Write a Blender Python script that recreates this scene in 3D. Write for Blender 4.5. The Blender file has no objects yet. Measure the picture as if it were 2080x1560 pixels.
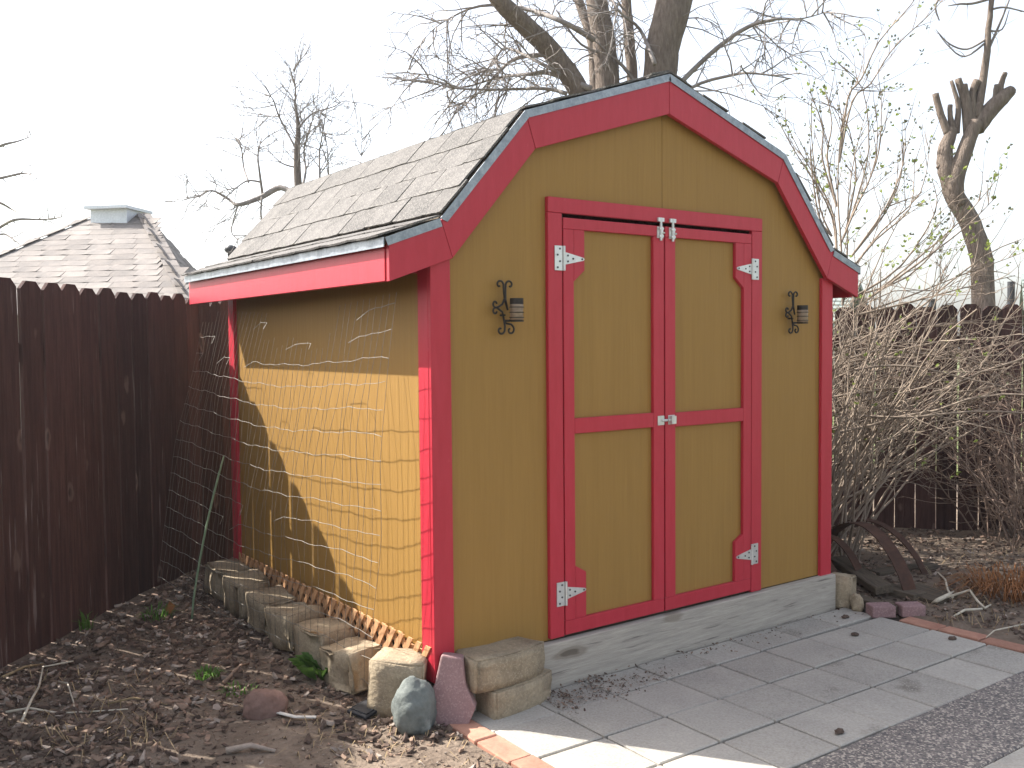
import bpy, bmesh, math, random
from mathutils import Vector, Matrix, noise
S = bpy.context.scene
COL = S.collection
R = math.radians
rnd = random.Random(7)

# ------------------------------------------------------------------ camera
CAM = Vector((-1.8197, -3.0484, 1.4203))
YAW, PITCH, ROLL, FPX = 0.6262, -0.0445, -0.0087, 1921.8      # solved from the shed's edges
cf = Vector((math.sin(YAW)*math.cos(PITCH), math.cos(YAW)*math.cos(PITCH), math.sin(PITCH)))
r0 = Vector((math.cos(YAW), -math.sin(YAW), 0)); u0 = r0.cross(cf)
cr = r0*math.cos(ROLL)+u0*math.sin(ROLL); cu = -r0*math.sin(ROLL)+u0*math.cos(ROLL)
cd = bpy.data.cameras.new('camera'); cam = bpy.data.objects.new('camera', cd); COL.objects.link(cam)
cd.sensor_width = 36; cd.lens = FPX/2080*36; cd.clip_start = 0.05; cd.clip_end = 600
m = Matrix((cr, cu, -cf)).transposed().to_4x4(); m.translation = CAM; cam.matrix_world = m
S.camera = cam
def PX(px, py, depth):
    return CAM + (cf + cr*((px-1040)/FPX) - cu*((py-780)/FPX))*depth
def HIT(px, py, axis, val):
    d = cf + cr*((px-1040)/FPX) - cu*((py-780)/FPX)
    return CAM + d*((val-CAM[axis])/d[axis])

# ------------------------------------------------------------------ sky, sun, exposure
SUN = Vector((-0.206, 0.307, 0.356)).normalized()             # towards the sun
elev = math.asin(SUN.z); azim = math.atan2(SUN.x, SUN.y)
w = bpy.data.worlds.new('World'); S.world = w; w.use_nodes = True
nt = w.node_tree; bg = nt.nodes['Background']
sky = nt.nodes.new('ShaderNodeTexSky'); sky.sky_type = 'NISHITA'; sky.sun_disc = False
sky.sun_elevation = elev; sky.sun_rotation = azim; sky.air_density = 1.0; sky.dust_density = 3.0; sky.ozone_density = 1.0
hz = nt.nodes.new('ShaderNodeHueSaturation'); hz.inputs['Saturation'].default_value = .50      # sky colour desaturated: whiter sky, more neutral shade
nt.links.new(sky.outputs[0], hz.inputs['Color']); nt.links.new(hz.outputs[0], bg.inputs[0]); bg.inputs[1].default_value = 0.15
sl = bpy.data.lights.new('sun', 'SUN'); sl.energy = 5.0; sl.angle = R(0.53); sl.color = (1, .965, .90)
so = bpy.data.objects.new('sun', sl); COL.objects.link(so)
so.rotation_euler = SUN.to_track_quat('Z', 'Y').to_euler(); so.location = (0, 0, 8)
S.view_settings.view_transform = 'Standard'; S.view_settings.look = 'None'
S.view_settings.exposure = 1.36; S.view_settings.gamma = 1.0

# ------------------------------------------------------------------ materials
GLARE_VEIL = .0012
def srgb(r, g, b):
    f = lambda c: (c/255/12.92) if c/255 <= .04045 else ((c/255+.055)/1.055)**2.4
    return (f(r), f(g), f(b), 1)
def mat(name, c1, c2, scale=8, stretch=(1, 1, 1), rough=.8, bump=.3, rand=.15, metal=0, fine=60, fineamt=.25, bdist=.004, c3=None, c3scale=3, c3lim=.6, spec=.3, trans=0):
    M = bpy.data.materials.new(name); M.use_nodes = True
    N = M.node_tree.nodes; L = M.node_tree.links; P = N['Principled BSDF']
    tc = N.new('ShaderNodeTexCoord'); oi = N.new('ShaderNodeObjectInfo')
    off = N.new('ShaderNodeVectorMath'); off.operation = 'MULTIPLY_ADD'
    L.new(oi.outputs['Random'], off.inputs[0]); off.inputs[1].default_value = (37, 53, 71); L.new(tc.outputs['Object'], off.inputs[2])
    mp = N.new('ShaderNodeMapping'); mp.inputs['Scale'].default_value = stretch; L.new(off.outputs[0], mp.inputs['Vector'])
    n1 = N.new('ShaderNodeTexNoise'); n1.inputs['Scale'].default_value = scale; n1.inputs['Detail'].default_value = 6; n1.inputs['Roughness'].default_value = .65
    n2 = N.new('ShaderNodeTexNoise'); n2.inputs['Scale'].default_value = fine; n2.inputs['Detail'].default_value = 3
    L.new(mp.outputs[0], n1.inputs['Vector']); L.new(mp.outputs[0], n2.inputs['Vector'])
    ramp = N.new('ShaderNodeMapRange'); ramp.inputs[1].default_value = .3; ramp.inputs[2].default_value = .7; L.new(n1.outputs[0], ramp.inputs[0])
    mx = N.new('ShaderNodeMix'); mx.data_type = 'RGBA'; L.new(ramp.outputs[0], mx.inputs[0]); mx.inputs[6].default_value = c1; mx.inputs[7].default_value = c2
    out = mx.outputs[2]
    if c3:
        n3 = N.new('ShaderNodeTexNoise'); n3.inputs['Scale'].default_value = c3scale; n3.inputs['Detail'].default_value = 5; L.new(mp.outputs[0], n3.inputs['Vector'])
        r3 = N.new('ShaderNodeMapRange'); r3.inputs[1].default_value = c3lim; r3.inputs[2].default_value = c3lim+.08; L.new(n3.outputs[0], r3.inputs[0])
        m3 = N.new('ShaderNodeMix'); m3.data_type = 'RGBA'; L.new(r3.outputs[0], m3.inputs[0]); L.new(out, m3.inputs[6]); m3.inputs[7].default_value = c3
        out = m3.outputs[2]
    # fine speckle and object-to-object tone
    v = N.new('ShaderNodeMath'); v.operation = 'MULTIPLY_ADD'; L.new(n2.outputs[0], v.inputs[0]); v.inputs[1].default_value = 2*fineamt; v.inputs[2].default_value = 1-fineamt-rand/2
    v2 = N.new('ShaderNodeMath'); v2.operation = 'MULTIPLY_ADD'; L.new(oi.outputs['Random'], v2.inputs[0]); v2.inputs[1].default_value = rand; L.new(v.outputs[0], v2.inputs[2])
    hs = N.new('ShaderNodeHueSaturation'); L.new(v2.outputs[0], hs.inputs['Value']); L.new(out, hs.inputs['Color'])
    L.new(hs.outputs[0], P.inputs['Base Color'])
    P.inputs['Roughness'].default_value = rough; P.inputs['Metallic'].default_value = metal; P.inputs['Specular IOR Level'].default_value = spec
    if bump:
        ad = N.new('ShaderNodeMath'); ad.operation = 'MULTIPLY_ADD'; L.new(n2.outputs[0], ad.inputs[0]); ad.inputs[1].default_value = .5; L.new(n1.outputs[0], ad.inputs[2])
        b = N.new('ShaderNodeBump'); b.inputs['Strength'].default_value = bump; b.inputs['Distance'].default_value = bdist; L.new(ad.outputs[0], b.inputs['Height']); L.new(b.outputs[0], P.inputs['Normal'])
    if trans:
        P.inputs['Subsurface Weight'].default_value = 0
        P.inputs['Transmission Weight'].default_value = 0
        t = N.new('ShaderNodeBsdfTranslucent'); L.new(hs.outputs[0], t.inputs[0]); ms = N.new('ShaderNodeMixShader'); ms.inputs[0].default_value = trans
        L.new(P.outputs[0], ms.inputs[1]); L.new(t.outputs[0], ms.inputs[2]); L.new(ms.outputs[0], N['Material Output'].inputs[0])
    return M
def speckle(M, c, scale, lim, amt=.8):          # light stone chips set in a darker matrix
    N = M.node_tree.nodes; L = M.node_tree.links; P = N['Principled BSDF']
    src = P.inputs['Base Color'].links[0].from_socket
    tc = N.new('ShaderNodeTexCoord'); vo = N.new('ShaderNodeTexVoronoi'); vo.inputs['Scale'].default_value = scale; L.new(tc.outputs['Object'], vo.inputs['Vector'])
    se = N.new('ShaderNodeSeparateColor'); L.new(vo.outputs['Color'], se.inputs[0])
    gt = N.new('ShaderNodeMath'); gt.operation = 'GREATER_THAN'; L.new(se.outputs[0], gt.inputs[0]); gt.inputs[1].default_value = lim
    ml = N.new('ShaderNodeMath'); ml.operation = 'MULTIPLY'; L.new(gt.outputs[0], ml.inputs[0]); ml.inputs[1].default_value = amt
    mx = N.new('ShaderNodeMix'); mx.data_type = 'RGBA'; L.new(ml.outputs[0], mx.inputs[0]); L.new(src, mx.inputs[6]); mx.inputs[7].default_value = c
    L.new(mx.outputs[2], P.inputs['Base Color'])
    return M
MT = {}
MT['siding'] = mat('mustard_siding', srgb(142, 107, 52), srgb(151, 115, 58), 5, (9, 9, .35), .62, .4, 0, fine=22, fineamt=.06, bdist=.004)
MT['red'] = mat('red_paint', srgb(170, 35, 50), srgb(179, 44, 60), 6, (6, 6, 1), .5, .18, .05, fine=40, fineamt=.06, bdist=.002, c3=srgb(196, 92, 98), c3scale=14, c3lim=.74, spec=.4)
MT['shingle'] = speckle(mat('asphalt_shingle', srgb(82, 79, 77), srgb(102, 98, 95), 10, (1, 1, 1), .95, .8, .25, fine=220, fineamt=.30, bdist=.003), srgb(150, 145, 138), 260, .8, .5)
MT['old_shingle'] = mat('weathered_shingle', srgb(116, 111, 108), srgb(138, 130, 124), 5, (1, 1, 1), .95, .6, .30, fine=90, fineamt=.25)
MT['zinc'] = mat('galvanised_metal', srgb(124, 130, 137), srgb(160, 166, 172), 30, (1, 1, 1), .5, .1, .05, .6, fine=120, fineamt=.15)
MT['hinge'] = mat('zinc_hardware', srgb(190, 190, 188), srgb(215, 215, 212), 20, (1, 1, 1), .38, .05, .05, .55, fineamt=.05)
MT['screw'] = mat('dark_screw', srgb(60, 60, 62), srgb(80, 80, 82), 20, rough=.5, metal=.5, bump=0)
MT['fence'] = mat('stained_fence_wood', srgb(54, 35, 32), srgb(82, 57, 52), 4, (14, 14, .8), .85, .9, .6, fine=30, fineamt=.25, bdist=.006, c3=srgb(116, 102, 98), c3scale=2.6, c3lim=.65)
def knots(M, sc, ring, core):
    N = M.node_tree.nodes; L = M.node_tree.links; P = N['Principled BSDF']; src = P.inputs['Base Color'].links[0].from_socket
    mp = [n for n in N if n.type == 'MAPPING'][0]; off = mp.inputs['Vector'].links[0].from_socket
    m2 = N.new('ShaderNodeMapping'); m2.inputs['Scale'].default_value = sc; L.new(off, m2.inputs['Vector'])
    ns = N.new('ShaderNodeTexNoise'); ns.inputs['Scale'].default_value = 3; L.new(m2.outputs[0], ns.inputs['Vector'])
    av = N.new('ShaderNodeVectorMath'); av.operation = 'MULTIPLY_ADD'; L.new(ns.outputs['Color'], av.inputs[0]); av.inputs[1].default_value = (.25, .25, .25); L.new(m2.outputs[0], av.inputs[2])
    vo = N.new('ShaderNodeTexVoronoi'); vo.inputs['Scale'].default_value = 1; L.new(av.outputs[0], vo.inputs['Vector'])
    for lo, hi, c in ((.17, .13, ring), (.10, .07, core)):
        r_ = N.new('ShaderNodeMapRange'); r_.inputs[1].default_value = lo; r_.inputs[2].default_value = hi; r_.inputs[4].default_value = .75; L.new(vo.outputs['Distance'], r_.inputs[0])
        mx = N.new('ShaderNodeMix'); mx.data_type = 'RGBA'; L.new(r_.outputs[0], mx.inputs[0]); L.new(src, mx.inputs[6]); mx.inputs[7].default_value = c; src = mx.outputs[2]
    L.new(src, P.inputs['Base Color'])
knots(MT['fence'], (5, 5, 2.6), srgb(108, 88, 80), srgb(46, 31, 28))
MT['grey_wood'] = mat('weathered_timber', srgb(146, 139, 130), srgb(174, 166, 154), 5, (.8, 12, 12), .9, .4, .1, fine=30, fineamt=.18, bdist=.004, c3=srgb(112, 104, 98), c3scale=4, c3lim=.62)
MT['old_board'] = mat('rotting_board', srgb(62, 54, 46), srgb(104, 92, 78), 5, (1, 12, 12), .95, .9, .4, fine=30, fineamt=.25, bdist=.006)
MT['lattice'] = mat('lattice_wood', srgb(176, 130, 92), srgb(200, 156, 114), 8, (6, 1, 1), .8, .3, .2, fineamt=.15)
MT['block'] = speckle(mat('tan_concrete', srgb(132, 118, 98), srgb(160, 144, 120), 9, rough=.95, bump=1, rand=.15, fine=70, fineamt=.3, bdist=.008), srgb(176, 162, 140), 230, .86, .4)
MT['pink'] = speckle(mat('pink_concrete', srgb(126, 100, 100), srgb(148, 120, 118), 9, rough=.95, bump=.5, rand=.1, fine=120, fineamt=.2), srgb(165, 140, 138), 200, .85, .5)
MT['rock'] = mat('grey_green_rock', srgb(84, 89, 87), srgb(116, 120, 115), 9, rough=.9, bump=.8, rand=0, fine=50, fineamt=.25, bdist=.01, c3=srgb(150, 152, 146), c3scale=7, c3lim=.64)
MT['brownrock'] = mat('brown_rock', srgb(104, 82, 74), srgb(136, 110, 100), 12, rough=.95, bump=.6, rand=0, fine=70, fineamt=.25)
MT['paver'] = speckle(speckle(mat('aggregate_paver', srgb(150, 145, 137), srgb(170, 164, 154), 4, rough=.92, bump=.2, rand=.2, fine=105, fineamt=.36, bdist=.003, c3=srgb(128, 122, 113), c3scale=3, c3lim=.62), srgb(226, 221, 211), 190, .86, .85), srgb(108, 102, 96), 190, .86, .6)
MT['aggregate'] = speckle(speckle(mat('dark_aggregate', srgb(108, 102, 98), srgb(126, 118, 113), 6, rough=.9, bump=1, rand=0, fine=120, fineamt=.25, bdist=.005), srgb(186, 175, 161), 135, .72, .75), srgb(76, 74, 77), 120, .74, .7)
MT['sand'] = mat('joint_sand', srgb(64, 56, 50), srgb(86, 77, 69), 20, bump=.5, rand=0, fine=120)
MT['brick'] = mat('red_brick', srgb(146, 104, 88), srgb(172, 130, 110), 12, rough=.95, bump=.6, rand=.25, fine=90, fineamt=.2)
MT['soil'] = mat('garden_soil', srgb(94, 82, 72), srgb(126, 112, 99), 7, rough=1, bump=1, rand=0, fine=45, fineamt=.35, bdist=.02, spec=.1)
MT['lawn'] = mat('lawn', srgb(70, 84, 44), srgb(104, 108, 66), .6, rough=1, bump=0, rand=0, fine=8)
MT['chipA'] = mat('bark_dark', srgb(70, 57, 50), srgb(98, 82, 72), 30, rough=.95, bump=.4, rand=0, fine=90)
MT['chipB'] = mat('bark_brown', srgb(112, 92, 79), srgb(144, 121, 104), 30, rough=.95, bump=.4, rand=0, fine=90)
MT['chipC'] = mat('bark_grey', srgb(134, 121, 111), srgb(166, 151, 138), 30, rough=.95, bump=.4, rand=0, fine=90)
MT['straw'] = mat('dry_straw', srgb(128, 108, 82), srgb(158, 138, 106), 30, rough=.9, bump=0, rand=.1)
MT['ograss'] = mat('dead_orange_grass', srgb(108, 70, 42), srgb(146, 98, 60), 20, rough=.9, bump=0, rand=0)
MT['green'] = mat('weed_green', srgb(72, 104, 44), srgb(100, 134, 60), 20, rough=.7, bump=0, rand=.2, trans=.35)
MT['leaf'] = mat('young_leaf', srgb(116, 130, 64), srgb(150, 160, 84), 9, rough=.6, bump=0, rand=0, trans=.45)
MT['bud'] = mat('leaf_bud', srgb(88, 92, 72), srgb(124, 122, 96), 9, rough=.7, bump=0, rand=0, trans=.2)
MT['bark'] = mat('tree_bark', srgb(94, 82, 74), srgb(136, 122, 110), 7, (5, 5, 1), .95, 1, .1, fine=26, fineamt=.3, bdist=.03)
MT['twig'] = mat('glare_paled_twig', srgb(114, 106, 102), srgb(142, 134, 128), 9, rough=.9, bump=0, rand=.1)  # bark tone lightened to imitate the glare over the distant crowns
MT['stem'] = mat('lilac_stem', srgb(112, 99, 88), srgb(150, 134, 118), 9, rough=.85, bump=0, rand=.1)
MT['bramble'] = mat('bramble_stem', srgb(104, 86, 76), srgb(136, 116, 102), 9, rough=.9, bump=0, rand=.1)
MT['wire'] = mat('galvanised_wire', srgb(116, 111, 104), srgb(146, 141, 133), 30, rough=.6, bump=0, metal=.3, rand=.1)
MT['wire_dark'] = mat('dull_wire', srgb(92, 86, 79), srgb(116, 109, 100), 30, rough=.7, bump=0, metal=.2, rand=.1)
knots(MT['grey_wood'], (1.6, 6, 6), srgb(128, 118, 106), srgb(92, 82, 72))
MT['iron'] = mat('black_iron', srgb(38, 35, 34), srgb(58, 52, 48), 30, rough=.55, bump=.2, metal=.3, rand=0)
MT['jar'] = mat('candle_jar', srgb(120, 102, 84), srgb(150, 128, 106), 20, (1, 1, 4), .3, .1, 0)
MT['rust'] = mat('rusty_band', srgb(58, 42, 36), srgb(86, 60, 48), 12, rough=.85, bump=.5, metal=.2, rand=.2)
MT['white'] = mat('white_debris', srgb(190, 186, 178), srgb(212, 208, 200), 20, rough=.7, bump=0, rand=.1)
MT['root'] = mat('bleached_root', srgb(176, 166, 148), srgb(204, 194, 176), 20, rough=.9, bump=0, rand=.1)
MT['black'] = mat('black_plastic', srgb(34, 34, 37), srgb(52, 52, 55), 20, rough=.5, bump=.2, rand=0)
MT['stake'] = mat('green_stake', srgb(104, 124, 98), srgb(130, 148, 120), 20, rough=.5, bump=0, rand=0)
MT['pale_roof'] = mat('pale_roof', srgb(110, 119, 115), srgb(128, 136, 131), 3, rough=.95, bump=.3, rand=.1, fine=30)
MT['wall'] = mat('house_wall', srgb(180, 174, 164), srgb(192, 186, 176), 3, rough=.9, bump=.1, rand=.1)
MT['whitemetal'] = mat('white_sheet_metal', srgb(205, 210, 216), srgb(222, 226, 230), 5, rough=.45, bump=0, rand=0)

# ------------------------------------------------------------------ mesh helpers
class MB:
    def __init__(s): s.v = []; s.f = []; s.mi = []
    def poly(s, pts, faces, mi=0):
        n = len(s.v); s.v += [tuple(p) for p in pts]
        for f in faces: s.f.append([i+n for i in f]); s.mi.append(mi)
    def box(s, x0, x1, y0, y1, z0, z1, mi=0):
        s.poly([(x0, y0, z0), (x1, y0, z0), (x1, y1, z0), (x0, y1, z0), (x0, y0, z1), (x1, y0, z1), (x1, y1, z1), (x0, y1, z1)],
               [(0, 3, 2, 1), (4, 5, 6, 7), (0, 1, 5, 4), (1, 2, 6, 5), (2, 3, 7, 6), (3, 0, 4, 7)], mi)
    def prism_y(s, prof, y0, y1, mi=0):          # polygon in x,z (counter-clockwise seen from -y) pushed along y
        n = len(prof); s.poly([(x, y0, z) for x, z in prof]+[(x, y1, z) for x, z in prof],
            [list(range(n)), list(range(2*n-1, n-1, -1))]+[[(i+1) % n, i, i+n, (i+1) % n+n] for i in range(n)], mi)
    def prism_z(s, prof, z0, z1, mi=0):
        n = len(prof); s.poly([(x, y, z0) for x, y in prof]+[(x, y, z1) for x, y in prof],
            [list(range(n-1, -1, -1)), list(range(n, 2*n))]+[[i, (i+1) % n, (i+1) % n+n, i+n] for i in range(n)], mi)
    def tube(s, pts, rad, n=6, mi=0, caps=True):
        pts = [Vector(p) for p in pts]
        if not isinstance(rad, (list, tuple)): rad = [rad]*len(pts)
        b = len(s.v); a = None
        for i, p in enumerate(pts):
            t = (pts[min(i+1, len(pts)-1)]-pts[max(i-1, 0)])
            if t.length < 1e-9: t = Vector((0, 0, 1))
            t.normalize()
            if a is None: a = t.orthogonal().normalized()
            a = (a-t*a.dot(t))
            a = a.normalized() if a.length > 1e-6 else t.orthogonal().normalized()
            c = t.cross(a)
            for k in range(n):
                an = 2*math.pi*k/n; s.v.append(tuple(p+(a*math.cos(an)+c*math.sin(an))*rad[i]))
        for i in range(len(pts)-1):
            for k in range(n):
                s.f.append([b+i*n+k, b+i*n+(k+1) % n, b+(i+1)*n+(k+1) % n, b+(i+1)*n+k]); s.mi.append(mi)
        if caps and n > 2:
            s.f.append([b+k for k in range(n-1, -1, -1)]); s.mi.append(mi)
            e = b+(len(pts)-1)*n; s.f.append([e+k for k in range(n)]); s.mi.append(mi)
    def build(s, name, mats, parent=None, smooth=False, loc=None):
        me = bpy.data.meshes.new(name); me.from_pydata(s.v, [], s.f)
        if not isinstance(mats, (list, tuple)): mats = [mats]
        for q in mats: me.materials.append(MT[q] if isinstance(q, str) else q)
        if len(mats) > 1: me.polygons.foreach_set('material_index', s.mi)
        if smooth: me.polygons.foreach_set('use_smooth', [True]*len(s.f))
        me.update()
        o = bpy.data.objects.new(name, me); COL.objects.link(o)
        if parent: o.parent = parent
        if loc: o.location = loc
        return o
def tag(o, label, cat, group=None):
    o['label'] = label; o['category'] = cat
    if group: o['group'] = group
    return o
def struct(o, kind='structure'): o['kind'] = kind; return o
def thing(name, label, cat, loc=(0, 0, 0), group=None):
    o = bpy.data.objects.new(name, None); COL.objects.link(o); o.location = loc; o.empty_display_size = .1
    return tag(o, label, cat, group)
def link_copy(o, parent, loc=None, rot=None, scale=None):
    c = o.copy(); COL.objects.link(c); c.parent = parent
    if loc is not None: c.location = loc
    if rot is not None: c.rotation_euler = rot
    if scale is not None: c.scale = scale
    return c
def place(me_obj_name, me, parent, M4):
    o = bpy.data.objects.new(me_obj_name, me); COL.objects.link(o); o.parent = parent; o.matrix_local = M4; return o
def bevel(o, wd, seg=1):
    bm = bmesh.new(); bm.from_mesh(o.data)
    bmesh.ops.bevel(bm, geom=bm.edges[:], offset=wd, segments=seg, affect='EDGES', profile=.5); bm.to_mesh(o.data); bm.free(); return o
def fbm(p, s=1.0): return noise.fractal(Vector(p)*s, 1.0, 2.0, 4)
def lumpy_box(name, matn, wx, wy, wz, taper=.0, rough=.01, seed=0, bow=0, cuts=7, parent=None):
    """a cast concrete block: centre at its base, narrower at the back by taper, bowed split face, worn edges"""
    bm = bmesh.new(); bmesh.ops.create_cube(bm, size=1)
    bmesh.ops.bevel(bm, geom=bm.edges[:], offset=.035, segments=2, affect='EDGES')
    bmesh.ops.subdivide_edges(bm, edges=bm.edges[:], cuts=cuts if cuts < 4 else 3, use_grid_fill=True)
    for v in bm.verts:
        x, y, z = v.co
        k = 1-taper*(y+.5)
        q = Vector((x*wx*k, y*wy-(bow*(1-4*x*x) if y < 0 else 0), (z+.5)*wz))
        nz = fbm((q.x+seed*3.1, q.y, q.z+seed), 9)*rough + fbm((q.x+seed, q.y*1.3, q.z), 40)*rough*.35
        v.co = q+v.normal*nz
    me = bpy.data.meshes.new(name); bm.to_mesh(me); bm.free(); me.materials.append(MT[matn])
    for p in me.polygons: p.use_smooth = True
    o = bpy.data.objects.new(name, me); COL.objects.link(o)
    if parent: o.parent = parent
    return o
def rock(name, matn, sx, sy, sz, seed, rough=.25, flat=False):
    bm = bmesh.new(); bmesh.ops.create_icosphere(bm, subdivisions=4, radius=1)
    for v in bm.verts:
        n = noise.fractal(v.co*1.1+Vector((seed, 0, 0)), 1, 2, 3)*rough + noise.fractal(v.co*4+Vector((0, seed, 0)), 1, 2, 3)*rough*.25
        c = v.co*(1+n); v.co = Vector((c.x*sx, c.y*sy, max(c.z, -.75)*sz+sz*.75))
    me = bpy.data.meshes.new(name); bm.to_mesh(me); bm.free(); me.materials.append(MT[matn])
    for p in me.polygons: p.use_smooth = not flat
    o = bpy.data.objects.new(name, me); COL.objects.link(o); return o

# ------------------------------------------------------------------ ground
def FL(x): return x+2.70            # left fence line: y as a function of x
def soil_h(x, y):
    if x > .0 and x < 2.62 and y < .02 and y > -6: return -.045
    if 0 < x < 2.44 and 0 <= y < 2.2: return -.02
    dl = max(0, min(1, (-x+.1)/.5)) if x < .1 else 0
    h = .0+.055*dl*max(0, min(1, (y+1.2)/2.2))
    if x > 2.5: h = .0+.02*min(1, (x-2.5)/.6)
    h += .05*max(0, min(1, (y-1.2)/1.5))
    return h+.018*fbm((x, y, 0), 2.2)+.006*fbm((x, y, 3), 9)
g = MB(); g.box(-90, 90, -90, 90, -.3, -.12); struct(g.build('ground', 'lawn'))
g = MB(); nx, ny = 150, 140
X0, X1, Y0, Y1 = -4.2, 7.2, -4.4, 5.4
for j in range(ny+1):
    for i in range(nx+1):
        x = X0+(X1-X0)*i/nx; y = Y0+(Y1-Y0)*j/ny; g.v.append((x, y, soil_h(x, y)))
for j in range(ny):
    for i in range(nx):
        a = j*(nx+1)+i; g.f.append([a, a+1, a+nx+2, a+nx+1]); g.mi.append(0)
struct(g.build('garden_soil', 'soil', smooth=True))

# patio: sand bed, pavers, aggregate slabs, brick edging
g = MB(); g.box(.0, 2.62, -3.6, -.046, -.05, -.020); patio = struct(g.build('patio', 'sand'))
YJ = -1.458
pv = None
for j in range(4):
    for i in range(8):
        x0 = .108+i*.3; y1 = -.25-(j-1)*.2785-.003*i
        if j == 0: y1 = -.052-.0008*i; d = .197-.002*i
        else: d = .2688
        k = MB(); wv = .2905
        k.box(-wv/2, wv/2, -d/2, d/2, -.03, 0)
        o = k.build('paver', 'paver', patio); bevel(o, .004, 1)
        o.location = (x0+wv/2+rnd.uniform(-.001, .001), y1-d/2-.002, rnd.uniform(-.002, .003)); o.rotation_euler = (R(rnd.uniform(-.25, .25)), R(rnd.uniform(-.25, .25)), R(-.55+rnd.uniform(-.25, .25)))
k = MB(); k.box(.10, 2.62, YJ, -1.092, -.035, -.001); bevel(k.build('slab', 'aggregate', patio), .006)
for i in range(8):
    k = MB(); k.box(.108+i*.3, .401+i*.3, YJ-.292, YJ-.006, -.035, -.001+.001*(i % 2)); bevel(k.build('paver', 'paver', patio), .004)
k = MB(); k.box(.10, 2.62, -3.6, YJ-.298, -.035, -.001); bevel(k.build('slab', 'aggregate', patio), .006)
edge = MB(); edge.box(-.012, .1, -2.0, -.07, -.05, -.022); edge = struct(edge.build('brick_edging', 'sand'))
for i in range(9):
    k = MB(); k.box(-.048, .048, -.099, .099, -.04, 0); o = k.build('brick', 'brick', edge); bevel(o, .004)
    o.location = (.046+rnd.uniform(-.005, .005), -.19-i*.207, .004+rnd.uniform(-.004, .004)); o.rotation_euler = (R(rnd.uniform(-1, 1)), R(rnd.uniform(-1.5, 1.5)), R(rnd.uniform(-1.5, 1.5)))
for i in range(10):
    k = MB(); k.box(-.05, .05, -.099, .099, -.04, 0); o = k.build('brick', 'brick', edge); bevel(o, .004)
    o.location = (2.575+rnd.uniform(-.005, .005), -.46-i*.207, .002+rnd.uniform(-.003, .004)); o.rotation_euler = (R(rnd.uniform(-1, 1)), R(rnd.uniform(-1.5, 1.5)), R(rnd.uniform(-1.5, 1.5)))

# ------------------------------------------------------------------ the shed
W, D = 2.44, 2.164
shed = thing('shed', 'mustard barn shed with red trim, double doors and a gambrel shingle roof', 'shed', (W/2, D/2, 0))
def part(k, name, m_, parent=None, bev=.002, smooth=False):
    o = k.build(name, m_); 
    if bev: bevel(o, bev)
    p = parent or shed
    o.parent = p
    o.matrix_parent_inverse = Matrix.Translation(-Vector(shed.location)) if p is shed else Matrix.Identity(4)
    return o
def sub(k, name, m_, parent, bev=.002):          # parent is a part whose own origin is the world origin
    o = k.build(name, m_); 
    if bev: bevel(o, bev)
    o.parent = parent; return o
EV, KK, BB, PP = (-.20, 1.795), (.03, 1.878), (.425, 2.325), (1.22, 2.590)
mirx = lambda p: (W-p[0], p[1])
# floor frame and skirt timber
k = MB(); k.box(.01, W-.01, .02, D-.01, .02, .19); part(k, 'floor_frame', 'old_board', bev=0)
k = MB(); k.box(.03, W+.01, -.045, -.002, -.012, .183); part(k, 'skirt_timber', 'grey_wood', bev=.004)
# siding: two front sheets meeting over the doors, side and back sheets
DO = (.6, 1.84, .19, 1.952)
fl = [(.02, .185), (DO[0], .185), (DO[0], DO[3]), (1.2185, DO[3]), (1.2185, 2.52), (.44, 2.25), (.06, 1.83), (.02, 1.79)]
k = MB(); k.prism_y(fl, 0, .012); part(k, 'siding_sheet', 'siding', bev=0)
k = MB(); k.prism_y([mirx(p) for p in fl][::-1], 0, .012); part(k, 'siding_sheet', 'siding', bev=0)
k = MB(); k.box(.02, .032, .0125, D, .235, 1.82); part(k, 'siding_sheet', 'siding', bev=0)
k = MB(); k.box(W-.032, W-.02, .0125, D, .235, 1.82); part(k, 'siding_sheet', 'siding', bev=0)
k = MB(); k.prism_y([(.0325, .235), (W-.0325, .235), (W-.0325, 1.79), (W-.06, 1.83), (W-.44, 2.25), (1.22, 2.52), (.44, 2.25), (.06, 1.83), (.0325, 1.79)], D-.012, D-.0005); part(k, 'siding_sheet', 'siding', bev=0)
# corner boards
for x0, x1, y0, y1, z0, z1 in ((0, .088, -.021, -.001, .13, 1.735), (0, .0195, 0, .075, .13, 1.745), (2.352, W, -.021, -.001, .176, 1.735), (W-.0195, W, 0, .075, .15, 1.745), (0, .0195, D-.085, D, .12, 1.745)):
    k = MB(); k.box(x0, x1, y0, y1, z0, z1); part(k, 'corner_board', 'red')
# rake boards (front and back)
inn = [(-.184, 1.640), (.084, 1.734), (.477, 2.183), (1.22, 2.417)]
out = [(-.184, 1.795), (.035, 1.872), (.43, 2.318), (1.22, 2.583)]
for yy0, yy1 in ((-.024, -.0225+.0205), (D+.07, D+.09)):
    for s in (0, 1):
        for a in range(3):
            q = [inn[a], inn[a+1], out[a+1], out[a]]
            cx = sum(p[0] for p in q)/4; cz = sum(p[1] for p in q)/4
            q = [(cx+(p[0]-cx)*.997, cz+(p[1]-cz)*.997) for p in q]
            if s: q = [mirx(p) for p in q][::-1]
            k = MB(); k.prism_y(q, yy0-.022 if yy0 < 0 else yy0, yy1-.022 if yy0 < 0 else yy1); part(k, 'rake_board', 'red', bev=.0015)
# eave fascia, both sides
for s in (0, 1):
    k = MB(); x0, x1 = (-.184, -.165) if not s else (W+.165, W+.184)
    k.box(x0, x1, -.012, 2.255, 1.642, 1.772); part(k, 'fascia_board', 'red')
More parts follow.
